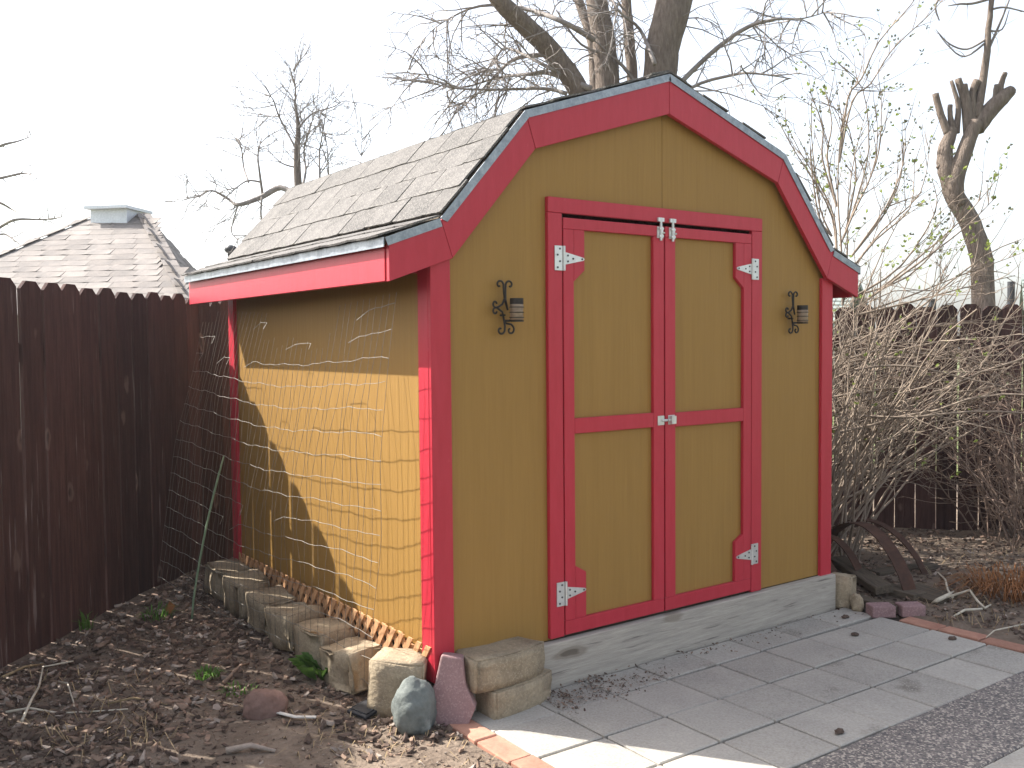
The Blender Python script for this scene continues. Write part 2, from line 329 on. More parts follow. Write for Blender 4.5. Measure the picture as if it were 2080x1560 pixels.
# roof deck (two-sided gambrel shell) with shingles, drip edges
prof = [EV, KK, BB, PP, mirx(BB), mirx(KK), mirx(EV)]
low = [(x, z-.018) for x, z in prof]
k = MB(); k.prism_y(low+prof[::-1], -.03, 2.262); roof = part(k, 'roof', 'old_board', bev=0)
def strip(a, b, y0, y1, t, nm, m_):               # thin sheet on the sloping line a-b
    pass
dk = []
for s in (0, 1):
    pr = [EV, KK, BB, PP]
    for a in range(3):
        p, q = Vector(pr[a]), Vector(pr[a+1]); d = (q-p).normalized(); nrm = Vector((-d.y, d.x))
        lo = -.030
        P4 = [p+nrm*lo+d*(.0 if a else 0), q+nrm*lo-d*.002, q+nrm*.001-d*.002, p+nrm*.001]
        if a > 0: P4[0] += d*.012
        pts = [(v.x, v.y) for v in P4]
        if s: pts = [mirx(v) for v in pts][::-1]
        k = MB(); k.prism_y(pts, -.0505-.0005*a, -.0475-.0005*a); o = sub(k, 'drip_edge', 'zinc', roof, 0)
    x0, x1 = (-.206, -.2025) if not s else (W+.2025, W+.206)
    k = MB(); k.box(x0, x1, -.045, 2.262, 1.762, 1.797); sub(k, 'drip_edge', 'zinc', roof, 0)
# shingle tabs: shared meshes with slightly lifted or curled butt edges
def tab_mesh(wd, ln, seed, curl):
    r_ = random.Random(seed); k = MB(); n = 4; t = .0075
    top, bot = [], []
    for i in range(n+1):
        x = -wd/2+wd*i/n; e = r_.uniform(-.003, .003)
        lift = .004+curl*(abs(i-n/2)/(n/2))**2*r_.uniform(.3, 1)
        top.append(((x, -e, lift+t), (x, ln, .0015+t))); bot.append(((x, -e, lift), (x, ln, .0015)))
    v = [p[0] for p in top]+[p[1] for p in top]+[p[0] for p in bot]+[p[1] for p in bot]; m_ = n+1; f = []
    for i in range(n):
        f += [(i, i+1, m_+i+1, m_+i), (2*m_+i+1, 2*m_+i, 3*m_+i, 3*m_+i+1), (i, 2*m_+i, 2*m_+i+1, i+1), (m_+i+1, 3*m_+i+1, 3*m_+i, m_+i)]
    f += [(0, m_, 3*m_, 2*m_), (n, 2*m_+n, 3*m_+n, m_+n)]
    k.poly(v, f); me = bpy.data.meshes.new('shingle'); me.from_pydata(k.v, [], k.f); return me
TABS = [tab_mesh(.2365, .175, s, c) for s, c in ((1, .002), (2, .004), (3, .0), (4, .007), (5, .003), (6, .001))]
for t in TABS: t.materials.append(MT['shingle'])
TAB_H = {}
def tab_cut(t, ln):
    return t
def slope_courses(a, b, s, first, ncourse, half0):
    p, q = Vector(a), Vector(b); d = (q-p).normalized(); nrm = Vector((-d.y, d.x))
    for c in range(ncourse):
        base = p+d*(first+c*.1425)
        if (base-p).length > (q-p).length-.03: break
        y = -.038+(-.1225 if (c+half0) % 2 else 0)
        while y < 2.25:
            w0 = y; w1 = y+.2445; y = w1
            lo, hi = max(w0, -.052), min(w1, 2.268)
            if hi-lo < .03: continue
            cxm = (lo+hi)/2; sc = (hi-lo)/.2445
            o3 = base+nrm*(.0035+.0015*((c) % 2)); dx, dz = d.x, d.y
            X = Vector((0, 1, 0)) if not s else Vector((0, -1, 0))
            Yv = Vector((dx, 0, dz)) if not s else Vector((-dx, 0, dz))
            Zv = Vector((nrm.x, 0, nrm.y)) if not s else Vector((-nrm.x, 0, nrm.y))
            if not s: X = -X
            # right-handed: X x Y = Z
            if X.cross(Yv).dot(Zv) < 0: X = -X
            M4 = Matrix((X*sc, Yv, Zv)).transposed().to_4x4()
            pos = Vector((o3.x if not s else W-o3.x, cxm, o3.y))
            M4.translation = pos
            left = (q-base).length
            o = place('shingle', rnd.choice(TABS), roof, M4)
            if left < .175: o.scale[1] = max(.1, left/.175)
            if rnd.random() < .12: o.location += Vector((0, 0, rnd.uniform(0, .004)))
for s in (0, 1):
    slope_courses((-.218, 1.790), KK, s, 0, 2, 0)
    slope_courses(KK, BB, s, .02, 5, 1)
    slope_courses(BB, PP, s, .015, 6, 0)
y = -.055; i = 0
while y < 2.25:                                    # ridge caps
    k = MB(); h = .008+.004*(i % 2); a = math.atan2(PP[1]-BB[1], PP[0]-BB[0]); L_ = .14; c_, s_ = math.cos(a), math.sin(a)
    z0 = PP[1]+h+.004; pr_ = [(PP[0]-L_*c_, z0-L_*s_), (PP[0], z0), (PP[0]+L_*c_, z0-L_*s_)]
    k.prism_y([(x, z-.006) for x, z in pr_]+[(x, z) for x, z in pr_[::-1]], y, min(y+.2, 2.27)); sub(k, 'ridge_cap', 'shingle', roof, 0); y += .145; i += 1
# eave rafters tails under the overhang, and lattice at the foot of the left wall
for i in range(5):
    k = MB(); yy = .03+i*.53; k.box(-.16, .018, yy+.06, yy+.095, 1.685, 1.745); part(k, 'rafter_tail', 'red', bev=0)
lat = MB(); lat.box(.008, .018, .08, 2.07, .215, .232); lat = part(lat, 'lattice_skirt', 'lattice', bev=0)
for dgn in (1, -1):
    for i in range(30):
        yb = .06+i*.068
        if yb > 2.0: continue
        k = MB(); x0, x1 = (.0015, .007) if dgn > 0 else (-.005, .0005)
        h = .235; dy = h*.75*dgn
        yb2 = yb if dgn > 0 else yb+.12
        k.poly([(x, yy, z) for x in (x0, x1) for yy, z in ((yb2, .03), (yb2+.034, .03), (yb2+.034+dy, .03+h), (yb2+dy, .03+h))],
               [(0, 3, 2, 1), (4, 5, 6, 7), (0, 1, 5, 4), (1, 2, 6, 5), (2, 3, 7, 6), (3, 0, 4, 7)])
        sub(k, 'slat', 'lattice', lat, 0)
# door frame
for b in ((.556, .629, -.0215, -.0005, .194, 1.943), (1.803, 1.877, -.0215, -.0005, .186, 1.943), (.556, 1.877, -.0225, -.0005, 1.944, 2.006)):
    k = MB(); k.box(*b); part(k, 'door_frame', 'red')
def hinge(xk, z, sgn, parent):                     # T hinge: plate on the frame, strap on the door
    k = MB(); y0, y1 = -.0265, -.0228
    pl = sorted((xk-sgn*.004, xk-sgn*.044)); k.box(pl[0], pl[1], y0, y1, z-.05, z+.05)
    k.tube([(xk+sgn*.003, -.028, z-.05), (xk+sgn*.003, -.028, z+.05)], .0058, 8)
    q = [(xk+sgn*.008, z-.026), (xk+sgn*.108, z-.006), (xk+sgn*.114, z), (xk+sgn*.108, z+.006), (xk+sgn*.008, z+.026)]
    if sgn < 0: q = q[::-1]
    k.prism_y(q, y0, y1)
    for sx, sz in ((-.018, .038), (-.03, .013), (-.018, -.013), (-.03, -.038), (.024, .012), (.024, -.012), (.052, 0), (.1, 0)):
        c = (xk+sgn*sx, z+sz); k.tube([(c[0], y0+.001, c[1]), (c[0], y0-.0022, c[1])], .0042, 8, 1)
    return sub(k, 'hinge', ['hinge', 'screw'], parent, 0)
def door(x0, x1, sgn, mz):
    """sgn +1: hinges on the low-x side"""
    k = MB(); k.box(x0, x1, -.003, .011, .198, 1.928); d_ = part(k, 'door', 'siding', bev=0)
    d_.matrix_parent_inverse = Matrix.Translation(-Vector(shed.location))
    fx = (lambda a, b: (x0+a, x0+b)) if sgn > 0 else (lambda a, b: (x1-b, x1-a))
    wd = x1-x0; y0, y1 = -.0225, -.0035
    def bar(a, b, z0, z1, nm, dy=0):
        p, q = fx(a, b); k = MB(); k.box(p, q, y0-dy, y1, z0, z1); sub(k, nm, 'red', d_, .002)
    bar(0, wd, 1.8805, 1.927, 'top_rail'); bar(0, wd, .198, .2575, 'bottom_rail')
    bar(0, .055, .258, 1.880, 'stile', .0005); bar(wd-.064, wd, .258, 1.880, 'stile', .0005)
    bar(.0555, wd-.0645, mz-.032, mz+.032, 'middle_rail')
    for z0, z1, zc, inner in ((1.715, 1.8800, 1.667, 0), (.2582, .449, .481, 1)):   # hinge blocks with a chamfer
        p, q = fx(.0555, .113)
        (xi, xo) = (p, q) if sgn > 0 else (q, p)
        pts = [(xi, zc), (xo, z0), (xo, z1), (xi, z1)] if not inner else [(xi, z0), (xo, z0), (xo, z1), (xi, zc)]
        area = sum(pts[i][0]*pts[(i+1) % 4][1]-pts[(i+1) % 4][0]*pts[i][1] for i in range(4))
        if area < 0: pts = pts[::-1]
        k = MB(); k.prism_y(pts, y0, y1); sub(k, 'hinge_block', 'red', d_, .0015)
    xk = x0-.004 if sgn > 0 else x1+.005
    hinge(xk, 1.76, sgn, d_); hinge(xk, .375, sgn, d_)
    # barrel bolt at the top inner corner, half of the latch in the middle
    xb = x1-.026 if sgn > 0 else x0+.04
    k = MB(); k.box(xb-.018, xb+.018, -.027, -.0232, 1.873, 1.923)
    k.tube([(xb, -.031, 1.862), (xb, -.031, 1.962)], .0058, 8); k.box(xb-.013, xb+.013, -.036, -.027, 1.878, 1.886); k.box(xb-.013, xb+.013, -.036, -.027, 1.91, 1.918)
    k.box(xb-.018, xb+.018, -.034, -.0235, 1.945, 1.962); k.tube([(xb, -.031, 1.895), (xb+.012, -.044, 1.895)], .004, 6)
    sub(k, 'barrel_bolt', 'hinge', d_, 0)
    k = MB(); xl = x1-.022 if sgn > 0 else x0+.035
    k.box(xl-.02, xl+.02, -.027, -.0232, 1.043, 1.085)
    k.tube([(xl, -.03, 1.064), (xl+.03*sgn, -.034, 1.064)], .006, 8)
    if sgn < 0: k.box(xl-.016, xl+.012, -.046, -.027, 1.046, 1.082)
    sub(k, 'latch', 'hinge', d_, .001)
door(.6345, 1.2085, 1, 1.068); door(1.2165, 1.7975, -1, 1.062)

# ------------------------------------------------------------------ candle sconces on the front wall
def spiral(cx, cz, r, a0, turns, y):
    n = 14; return [(cx+r*(1-.75*i/n)*math.cos(a0+turns*2*math.pi*i/n), y, cz+r*(1-.75*i/n)*math.sin(a0+turns*2*math.pi*i/n)) for i in range(n+1)]
def sconce(x, z, label):
    t = thing('wall_sconce', label, 'sconce', (x, -.03, z-.11), 'iron candle sconces beside the shed doors')
    y = 0; k = MB(); r_ = .0042
    zz = .11
    curves = []
    top = [(0.0, 0, .02+zz), (.004, 0, .06+zz), (-.002, 0, .085+zz)]
    curves.append([(.014, 0, zz-.01), (.0, 0, zz+.03), (-.004, 0, zz+.06)]+spiral(-.024, zz+.088, .02, R(-20), .85, 0))
    curves.append([(.014, 0, zz-.01), (.004, 0, zz+.03), (.004, 0, zz+.06)]+[(-p[0]+.0, p[1], p[2]) for p in spiral(-.024, zz+.088, .02, R(-20), .85, 0)])
    curves.append([(0, 0, zz+.035), (-.012, 0, zz+.012), (-.03, 0, zz+.002)]+spiral(-.044, zz+.014, .016, R(-60), -.85, 0))
    curves.append([(-.004, 0, zz-.05), (-.012, 0, zz-.018), (-.03, 0, zz-.006)]+spiral(-.044, zz-.016, .016, R(60), .85, 0))
    curves.append([(-.004, 0, zz-.05), (0, 0, zz-.075)]+spiral(-.02, zz-.088, .02, R(20), -.85, 0))
    curves.append([(-.004, 0, zz-.05), (.006, 0, zz-.062), (.03, 0, zz-.066)]+spiral(.026, zz-.088, .02, R(60), -.85, 0))
    for c in curves: k.tube(c, r_, 6)
    o = k.build('scroll_bracket', 'iron', t, True)
    k = MB(); k.tube([(0, .03, zz-.03), (0, 0, zz-.03)], .004, 6); k.tube([(.034, -.032, zz-.052), (.0, 0, zz-.052)], .0045, 6)
    k.tube([(.034, -.032, zz-.056), (.034, -.032, zz-.051)], .028, 14); k.build('cup_arm', 'iron', t)
    k = MB(); k.tube([(.034, -.032, zz-.05), (.034, -.032, zz-.045), (.034, -.032, zz-.02), (.034, -.032, zz+.004), (.034, -.032, zz+.012)], [.024, .027, .025, .027, .026], 16); k.build('candle_jar', 'jar', t, True)
    k = MB(); k.tube([(.034, -.032, zz+.0125), (.034, -.032, zz+.035)], .0268, 16); k.build('jar_lid', 'iron', t)
    k = MB()
    for q in (-.04, -.02, .0): k.tube([(.034+.0285*math.cos(a), -.032+.0285*math.sin(a), zz+q) for a in [2*math.pi*i/16 for i in range(17)]], .0018, 4, caps=False)
    k.build('jar_band', 'iron', t)
sconce(.332, 1.555, 'black iron scroll candle sconce on the shed wall beside the tall left hinges')
sconce(2.102, 1.555, 'black iron scroll candle sconce on the narrow wall strip beside the bushes')
bpy.data.objects['wall_sconce']['label'] = 'black iron scroll candle sconce on the wide wall strip near the wire mesh side'

# ------------------------------------------------------------------ wooden fences
def picket_mesh(seed, wd=.138, h=1.75):
    r_ = random.Random(seed); k = MB(); t = .017; e = .036
    zs = [0, .3, .7, 1.1, 1.45, h-e]
    for sgn in (0, 1): pass
    prof = []
    L_ = [(-wd/2+r_.uniform(-.002, .002), z) for z in zs]; Rr = [(wd/2+r_.uniform(-.002, .002), z) for z in zs]
    prof = Rr+[(wd/2-e, h), (-wd/2+e, h)]+L_[::-1]
    k.prism_y(prof, -t/2, t/2)
    me = bpy.data.meshes.new('fence_plank'); me.from_pydata(k.v, [], k.f); me.materials.append(MT['fence']); return me
PK = [picket_mesh(s) for s in range(6)]
def fence(name, label, A, B, zb, ztop, skip=None):
    A, B = Vector((A[0], A[1], 0)), Vector((B[0], B[1], 0)); d = (B-A); L_ = d.length; d.normalize()
    ang = math.atan2(d.y, d.x); nrm = Vector((-d.y, d.x, 0))
    t = thing(name, label, 'fence', tuple(A))
    x = .07; i = 0
    while x < L_:
        hz = ztop(x/L_)+rnd.uniform(-.014, .014); z0 = zb(x/L_)
        M4 = Matrix.Translation(d*x+Vector((0, 0, z0))+nrm*rnd.uniform(-.003, .003)) @ Matrix.Rotation(ang, 4, 'Z') @ Matrix.Rotation(R(rnd.uniform(-.35, .35)), 4, 'Y') @ Matrix.Diagonal((rnd.uniform(.975, 1.0), 1, (hz-z0)/1.75, 1))
        place('plank', rnd.choice(PK), t, M4); x += .1455+rnd.uniform(-.001, .003); i += 1
    for z in (.35, 1.35):
        k = MB(); k.box(0, L_, .012, .05, z, z+.085); o = k.build('rail', 'fence', t); o.rotation_euler = (0, 0, ang)
    n = int(L_/2.2)+1
    for q in range(n+1):
        k = MB(); k.box(-.045, .045, .051, .14, -.1, 1.6); o = k.build('post', 'fence', t); o.rotation_euler = (0, 0, ang); o.location = d*(L_*q/n)
    return t
FC = (1.42, 4.12)
fence('wooden_fence', 'dark stained dog-ear picket fence beside the wire mesh side of the shed', (-3.1, FL(-3.1)), FC, lambda u: -.03+.04*u, lambda u: 1.718-.02*u)
fence('wooden_fence', 'dark picket fence behind the leafing bushes with light through its gaps', (FC[0]+.03, FC[1]-.06), (6.6, 5.47-6.6), lambda u: -.06, lambda u: 1.675-.02*u)

# ------------------------------------------------------------------ blocks, stones and odds at the shed's corner
rnd.seed(11)
GB = 'tan blocks set along the foot of the shed wall'
def blk(x, y, z, rz, wx, wy, wz, seed, label, tilt=(0, 0), taper=.25, bow=.02, group=None, rough=.009):
    o = lumpy_box('concrete_block', 'block', wx, wy, wz, taper, rough, seed, bow)
    o.location = (x, y, z); o.rotation_euler = (R(tilt[0]), R(tilt[1]), R(rz)); return tag(o, label, 'block', group)
blk(.315, -.045, -.03, 12, .34, .19, .135, 1, 'lower tan retaining wall block of the pair stacked at the shed corner')
blk(.262, -.028, .106, 6, .36, .21, .125, 2, 'upper tan retaining wall block of the pair stacked at the shed corner', bow=.03)
blk(-.085, .115, .0, -42, .21, .17, .225, 3, 'upright tan block between the grey rock and the red corner board', (0, 4), taper=.1, bow=.012)
rowy = [(.43, .29), (.735, .29), (1.04, .29), (1.345, .29), (1.65, .29), (1.97, .32)]
names = ['sunlit tan block lying next to the green leafy tuft', 'tan block second along the row from the green leafy tuft', 'tan block third along the row from the green leafy tuft', 'tan block fourth along the row from the green leafy tuft', 'tan block next to the last along the shed wall towards the fence', 'weathered tan block at the end of the row by the wooden fence']
for i, (yc, ln) in enumerate(rowy):
    blk(-.105+.01*(i % 2), yc, .02+.01*i, -90+rnd.uniform(-4, 4), ln, .17, .15+.02*rnd.random(), 10+i, names[i], (rnd.uniform(-3, 3), -8 if i == 0 else rnd.uniform(-5, 5)), taper=.15, bow=.02, group=GB, rough=.016)
# pinkish six-sided paver standing on end
k = MB(); hx = [(-.075, 0), (.07, 0), (.1, .07), (.062, .15), (.05, .25), (-.03, .262), (-.055, .15), (-.1, .08)]
k.prism_y(hx, -.04, .04); o = k.build('edging_stone', 'pink'); bevel(o, .007, 2); o.location = (.03, -.075, -.012); o.rotation_euler = (R(-8), R(0), R(-38))
tag(o, 'pinkish notched edging stone standing on end against the red corner board', 'stone')
o = rock('rock', 'rock', .092, .078, .115, 4.2, .17); o.location = (-.1, -.05, -.012); o.rotation_euler = (0, R(-8), R(30)); tag(o, 'grey-green rounded rock leaning in front of the upright tan block', 'rock')
o = rock('rock', 'brownrock', .082, .07, .062, 9.1, .18); o.location = (-.535, .33, .02); tag(o, 'round brown rock lying on bare soil with a white strip under it', 'rock')
def tubeobj(name, pts, rad, m_, label, cat, n=6, group=None):
    k = MB(); b = Vector(pts[0]); k.tube([Vector(p)-b for p in pts], rad, n); o = k.build(name, m_, smooth=True, loc=b); return tag(o, label, cat, group)
def arc_strip(name, pts, wd, th, m_, label, cat, wdir=None):
    k = MB(); pts = [Vector(p) for p in pts]; b = pts[0].copy(); n = len(pts); vs = []
    for i, p in enumerate(pts):
        t = (pts[min(i+1, n-1)]-pts[max(i-1, 0)]).normalized(); sd = Vector(wdir) if wdir else t.cross(Vector((0, 0, 1))).normalized()
        up = sd.cross(t).normalized(); q = p-b
        vs += [q-sd*wd/2, q+sd*wd/2, q+sd*wd/2+up*th, q-sd*wd/2+up*th]
    fs = [(3, 2, 1, 0), tuple(4*(n-1)+j for j in range(4))]
    for i in range(n-1):
        for j in range(4): fs.append((4*i+j, 4*i+(j+1) % 4, 4*i+4+(j+1) % 4, 4*i+4+j))
    k.poly(vs, fs); return tag(k.build(name, m_, loc=b), label, cat)
gz = lambda x, y: soil_h(x, y)
def gp(px, py, z=.05):
    p = HIT(px, py, 2, z); p.z = soil_h(p.x, p.y); return p
pts = [gp(505, 1424), gp(530, 1432), gp(560, 1448), gp(600, 1458), gp(642, 1456)]
arc_strip('plastic_strip', [p+Vector((0, 0, .012)) for p in pts], .016, .004, 'white', 'curved white plastic strip lying under the round brown rock', 'strip')
k = MB(); k.box(-.062, .062, -.05, .05, 0, .014); k.box(-.05, .05, -.04, .04, .0142, .017); o = k.build('plastic_tile', 'black'); bevel(o, .003); o.location = (-.205, .135, gz(-.205, .135)+.012); o.rotation_euler = (R(4), R(-5), R(20)); tag(o, 'flat black plastic tile lying on soil beside the upright tan block', 'tile')
# green stake leaning in the mulch near the fence
a = gp(388, 1255, .08); b = HIT(455, 925, 0, -.22); mid = (a+b)/2+Vector((-.035, .02, -.03))
pts = []
for i in range(9):
    u = i/8; pts.append(a*(1-u)**2+mid*2*u*(1-u)+b*u*u)
pts[0].z -= .04
tubeobj('garden_stake', pts, [.0055]*8+[.004], 'stake', 'thin bent green garden stake stuck in the mulch by the wire mesh', 'stake')

# ------------------------------------------------------------------ welded wire panel leaning on the left wall
wm = thing('wire_panel', 'sheet of torn welded wire fencing leaning against the shed side wall', 'wire fencing', (-.2, 1.2, .05))
wl = Vector(wm.location)
def mesh_pt(u, v):          # u 0 front .. 1 back, v 0 bottom .. 1 top
    bot = Vector((-.135, .24, .05)).lerp(Vector((-.38, 2.30, .10)), u); top = Vector((-.105, .045, 1.60)).lerp(Vector((-.11, 2.22, 1.60)), u)
    p = bot.lerp(top, v)
    sag = math.sin(math.pi*v)
    p.x += -.05*sag*(.4+.6*math.sin(math.pi*min(1, u*1.1)))+.012*math.sin(9*u+5*v)*sag
    p.z += -.03*math.sin(math.pi*u)*v+.018*math.sin(7*u+2*v)*(1-v*.5)
    p.y += .012*math.sin(11*v+8*u)*sag
    p.x = min(p.x, -.034)
    return p-wl
NV, NH = 42, 16
for i in range(NV):
    u = i/(NV-1); v0, v1 = 0.0, 1.0
    if 9 < i < 24: v1 = .93-.05*rnd.random()
    if i > 37: v1 = .96
    ph = rnd.uniform(0, 6); amp = rnd.uniform(.002, .006)
    pts = [mesh_pt(u, v0+(v1-v0)*q/15)+Vector((amp*math.sin(q*1.3+ph), amp*2*math.sin(q*.9+ph), 0)) for q in range(16)]
    k = MB(); k.tube(pts, .0009, 4, caps=False); k.build('vertical_wire', 'wire_dark', wm, True)
for j in range(NH):
    v = .02+.95*j/(NH-1)
    spans = [(0, 1)]
    if j == NH-1: spans = [(0, .12), (.55, .62)]
    elif j == NH-2: spans = [(0, .14), (.30, .42), (.86, 1)]
    elif j == NH-3: spans = [(0, .62), (.72, .8), (.93, 1)]
    elif j == 6: spans = [(0, .35), (.52, 1)]
    elif j == 5: spans = [(0, .58), (.63, 1)]
    for a_, b_ in spans:
        n = max(4, int(44*(b_-a_))); ph = rnd.uniform(0, 6)
        pts = [mesh_pt(a_+(b_-a_)*q/n, v)+Vector((-.0022, 0, .004*math.sin(q*.8+ph)+.003*math.sin(q*2.1+ph))) for q in range(n+1)]
        if a_ > 0: pts[0] += Vector((-.03, .01, -.035))
        if b_ < 1: pts[-1] += Vector((-.025, .0, -.03))
        k = MB(); k.tube(pts, .0012, 4, caps=False); k.build('horizontal_wire', 'wire', wm, True)

# ------------------------------------------------------------------ right-hand rubbish pile, stones, roots
def board(px0, py0, px1, py1, wd, th, z, label, tilt=0, zend=None, m_='old_board'):
    a = HIT(px0, py0, 2, z); b = HIT(px1, py1, 2, z if zend is None else zend); d = b-a; L_ = d.length
    k = MB(); k.box(0, L_, -wd/2, wd/2, -th, 0); o = k.build('old_board', m_); bevel(o, .004)
    o.location = a; o.rotation_euler = (R(tilt), -math.asin(d.z/L_), math.atan2(d.y, d.x)); return tag(o, label, 'board', 'rotting boards piled beside the shed')
board(1700, 1130, 1795, 1190, .10, .045, .10, 'split brown board topmost on the rubbish pile', 8, .085)
board(1712, 1165, 1870, 1205, .12, .04, .045, 'dark rotten board at the bottom of the pile behind the pink pavers', 0)
board(1775, 1160, 1895, 1143, .09, .03, .05, 'grey weathered board pointing from the pile towards the fence', 0, .045)
board(1845, 1190, 1925, 1215, .17, .03, .045, 'mossy green-grey short board beside the bleached roots', 6, .035)
board(1725, 1205, 1815, 1232, .07, .04, .05, 'pale edge of a board just behind the pink pavers', 0)
def hoop(p0, p1, apex, wd, label):
    p0, p1 = Vector(p0), Vector(p1); pts = []
    for i in range(15):
        u = i/14; q = p0.lerp(p1, u); q.z = p0.z+(p1.z-p0.z)*u+apex*(1-(2*u-1)**2)**.8; pts.append(q)
    arc_strip('rusty_band', pts, wd, .006, 'rust', label, 'metal band', tuple((Vector((p1-p0)).cross(Vector((0, 0, 1)))).normalized()))
hoop((2.93, -.19, -.01), (3.2, .62, 0), .34, .085, 'wide dark rusty metal band arching over the boards')
hoop((3.42, .02, 0), (3.3, .75, 0), .30, .07, 'brown rusty metal band arching behind the wider dark band')
hoop((2.95, .12, .0), (3.0, .65, 0), .25, .06, 'narrow rusty metal band arching close to the bush stems')
hoop((2.72, .12, .0), (2.85, .6, 0), .20, .06, 'low rusty metal band nearest the shed corner')
for i, (px, py, lb) in enumerate(((1748, 1236, 'left of two pinkish pavers lying at the patio edge by the skirt timber'), (1795, 1240, 'pinkish paver lying beside its twin, on the side of the bleached roots'))):
    p = HIT(px, py, 2, .055); k = MB(); k.box(-.062, .062, -.045, .045, -.06, 0); o = k.build('loose_paver', 'pink'); bevel(o, .007, 2)
    o.location = (2.53+i*.13, -.255-.085*i, .055); o.rotation_euler = (0, 0, R(-33)); tag(o, lb, 'paver')
bpy.data.objects['loose_paver']['label'] = 'pinkish paver lying beside its twin, on the side of the shed skirt timber'
o = lumpy_box('concrete_block', 'block', .13, .12, .17, .1, .008, 31, 0); o.location = (2.535, -.02, -.01); o.rotation_euler = (0, R(5), R(20)); tag(o, 'grey broken concrete block against the end of the skirt timber', 'block')
o = rock('stone', 'block', .03, .035, .055, 2.2, .25); o.location = (2.50, -.135, -.005); tag(o, 'small pale stone between the skirt timber and pink pavers', 'stone')
def rootpts(L_, z=.03): return [gp(x, y, z)+Vector((0, 0, h)) for x, y, h in L_]
tubeobj('bleached_root', rootpts([(1893, 1220, .01), (1903, 1223, .03), (1922, 1217, .035), (1937, 1208, .03)]), [.005, .011, .012, .004], 'root', 'short thick bleached root beside the mossy board', 'root')
tubeobj('bleached_root', rootpts([(1905, 1180, .06), (1920, 1192, .05), (1925, 1207, .035), (1935, 1218, .03)]), [.004, .006, .006, .007], 'root', 'thin bleached root standing up over the mossy board', 'root')
tubeobj('bleached_root', rootpts([(1925, 1218, .035), (1970, 1216, .06), (1985, 1230, .04), (2000, 1238, .02), (2012, 1230, .02)]), [.006, .008, .007, .007, .004], 'root', 'long bent bleached root arching over the leaf litter', 'root')
tubeobj('bleached_root', rootpts([(1935, 1250, .01), (1960, 1243, .03), (1995, 1240, .02)]), [.004, .007, .006], 'root', 'lowest bleached root lying nearest the brick edging', 'root')
def stick(L_, rad, m_, label, z=.05, lift=.012):
    pts = [gp(x, y, z)+Vector((0, 0, lift+.012*math.sin(i*1.9))) for i, (x, y) in enumerate(L_)]
    n = len(pts); tubeobj('stick', pts, [rad*(1-.5*i/(n-1)) for i in range(n)], m_, label, 'stick')
stick([(12, 1466), (60, 1458), (120, 1457), (200, 1456), (260, 1460)], .005, 'root', 'long pale straight stick lying across the mulch', .03)
stick([(45, 1490), (65, 1452), (80, 1420), (88, 1375), (150, 1369)], .0055, 'root', 'forked pale stick crossing over the long straight stick', .03, .03)
stick([(120, 1405), (138, 1414), (150, 1440), (151, 1454)], .004, 'root', 'short hooked pale stick touching the long straight stick', .03, .02)
stick([(0, 1385), (50, 1362), (105, 1343)], .007, 'straw', 'dry stalk lying near the foot of the dark fence', .06)
stick([(222, 1437), (270, 1434), (300, 1432), (340, 1440)], .005, 'straw', 'thin dry stem lying on bare soil', .04)
stick([(455, 1385), (490, 1360), (505, 1350)], .009, 'chipB', 'brown broken stick lying by the weeds', .05)
stick([(460, 1555), (510, 1550), (560, 1547)], .013, 'chipC', 'stout grey stick at the edge of the lit soil', .0)
stick([(2080, 1262), (2020, 1280), (1985, 1281), (1925, 1272)], .004, 'root', 'long thin curved twig over the leaf litter beside the brick edging', .03)
stick([(1733, 1273), (1745, 1283), (1800, 1288), (1850, 1288), (1890, 1280)], .003, 'rust', 'reddish thin twig lying on the pavers', .0, .006)
stick([(1600, 1312), (1650, 1305), (1725, 1296)], .002, 'straw', 'hair-thin yellow straw lying on the pavers', .0, .004)
arc_strip('plastic_strip', [HIT(x, y, 2, .012) for x, y in ((1148, 1362), (1170, 1368), (1195, 1364), (1212, 1358))], .018, .003, 'white', 'white curled plastic strip lying at the foot of the skirt timber', 'strip')

# ------------------------------------------------------------------ mulch, straw, weeds
def in_left(x, y): return -3.0 < x < -.02 and y < FL(x)-.05 and y > -2.2
def chips(name, n, area, dens, seed, smin, smax, label, cat):
    r_ = random.Random(seed); k = MB(); c = 0; tries = 0
    while c < n and tries < n*12:
        tries += 1
        x, y = r_.uniform(*area[0]), r_.uniform(*area[1]); dd = dens(x, y)
        if r_.random() > dd: continue
        s = smin+(smax-smin)*r_.random()**2.2; asp = r_.uniform(.14, .7); t = s*r_.uniform(.08, .25)
        a = r_.uniform(0, 6.28); tl = Matrix.Rotation(a, 3, 'Z') @ Matrix.Rotation(r_.gauss(0, .35), 3, 'X') @ Matrix.Rotation(r_.gauss(0, .3), 3, 'Y')
        m5 = r_.choice((4, 5, 5, 6)); ring = []
        for q in range(m5):
            an = 6.283*q/m5+r_.uniform(-.3, .3); rr = r_.uniform(.7, 1.1); ring.append((s*.5*rr*math.cos(an), s*.5*asp*rr*math.sin(an)))
        z = soil_h(x, y)+t*.6+r_.random()**2*.012*dd
        bend = r_.uniform(-.15, .25)*s
        vs = [tl @ Vector((p[0], p[1], -t/2+bend*(p[0]/s)**2*4))+Vector((x, y, z)) for p in ring]+[tl @ Vector((p[0]*.9, p[1]*.9, t/2+bend*(p[0]/s)**2*4))+Vector((x, y, z)) for p in ring]
        mi = r_.choices((0, 1, 2), (7, 4, 1.6))[0]
        k.poly(vs, [list(range(m5, 2*m5))]+[[i, (i+1) % m5, (i+1) % m5+m5, i+m5] for i in range(m5)], mi); c += 1
    o = struct(k.build(name, ['chipA', 'chipB', 'chipC']), 'stuff'); o['label'] = label; o['category'] = cat
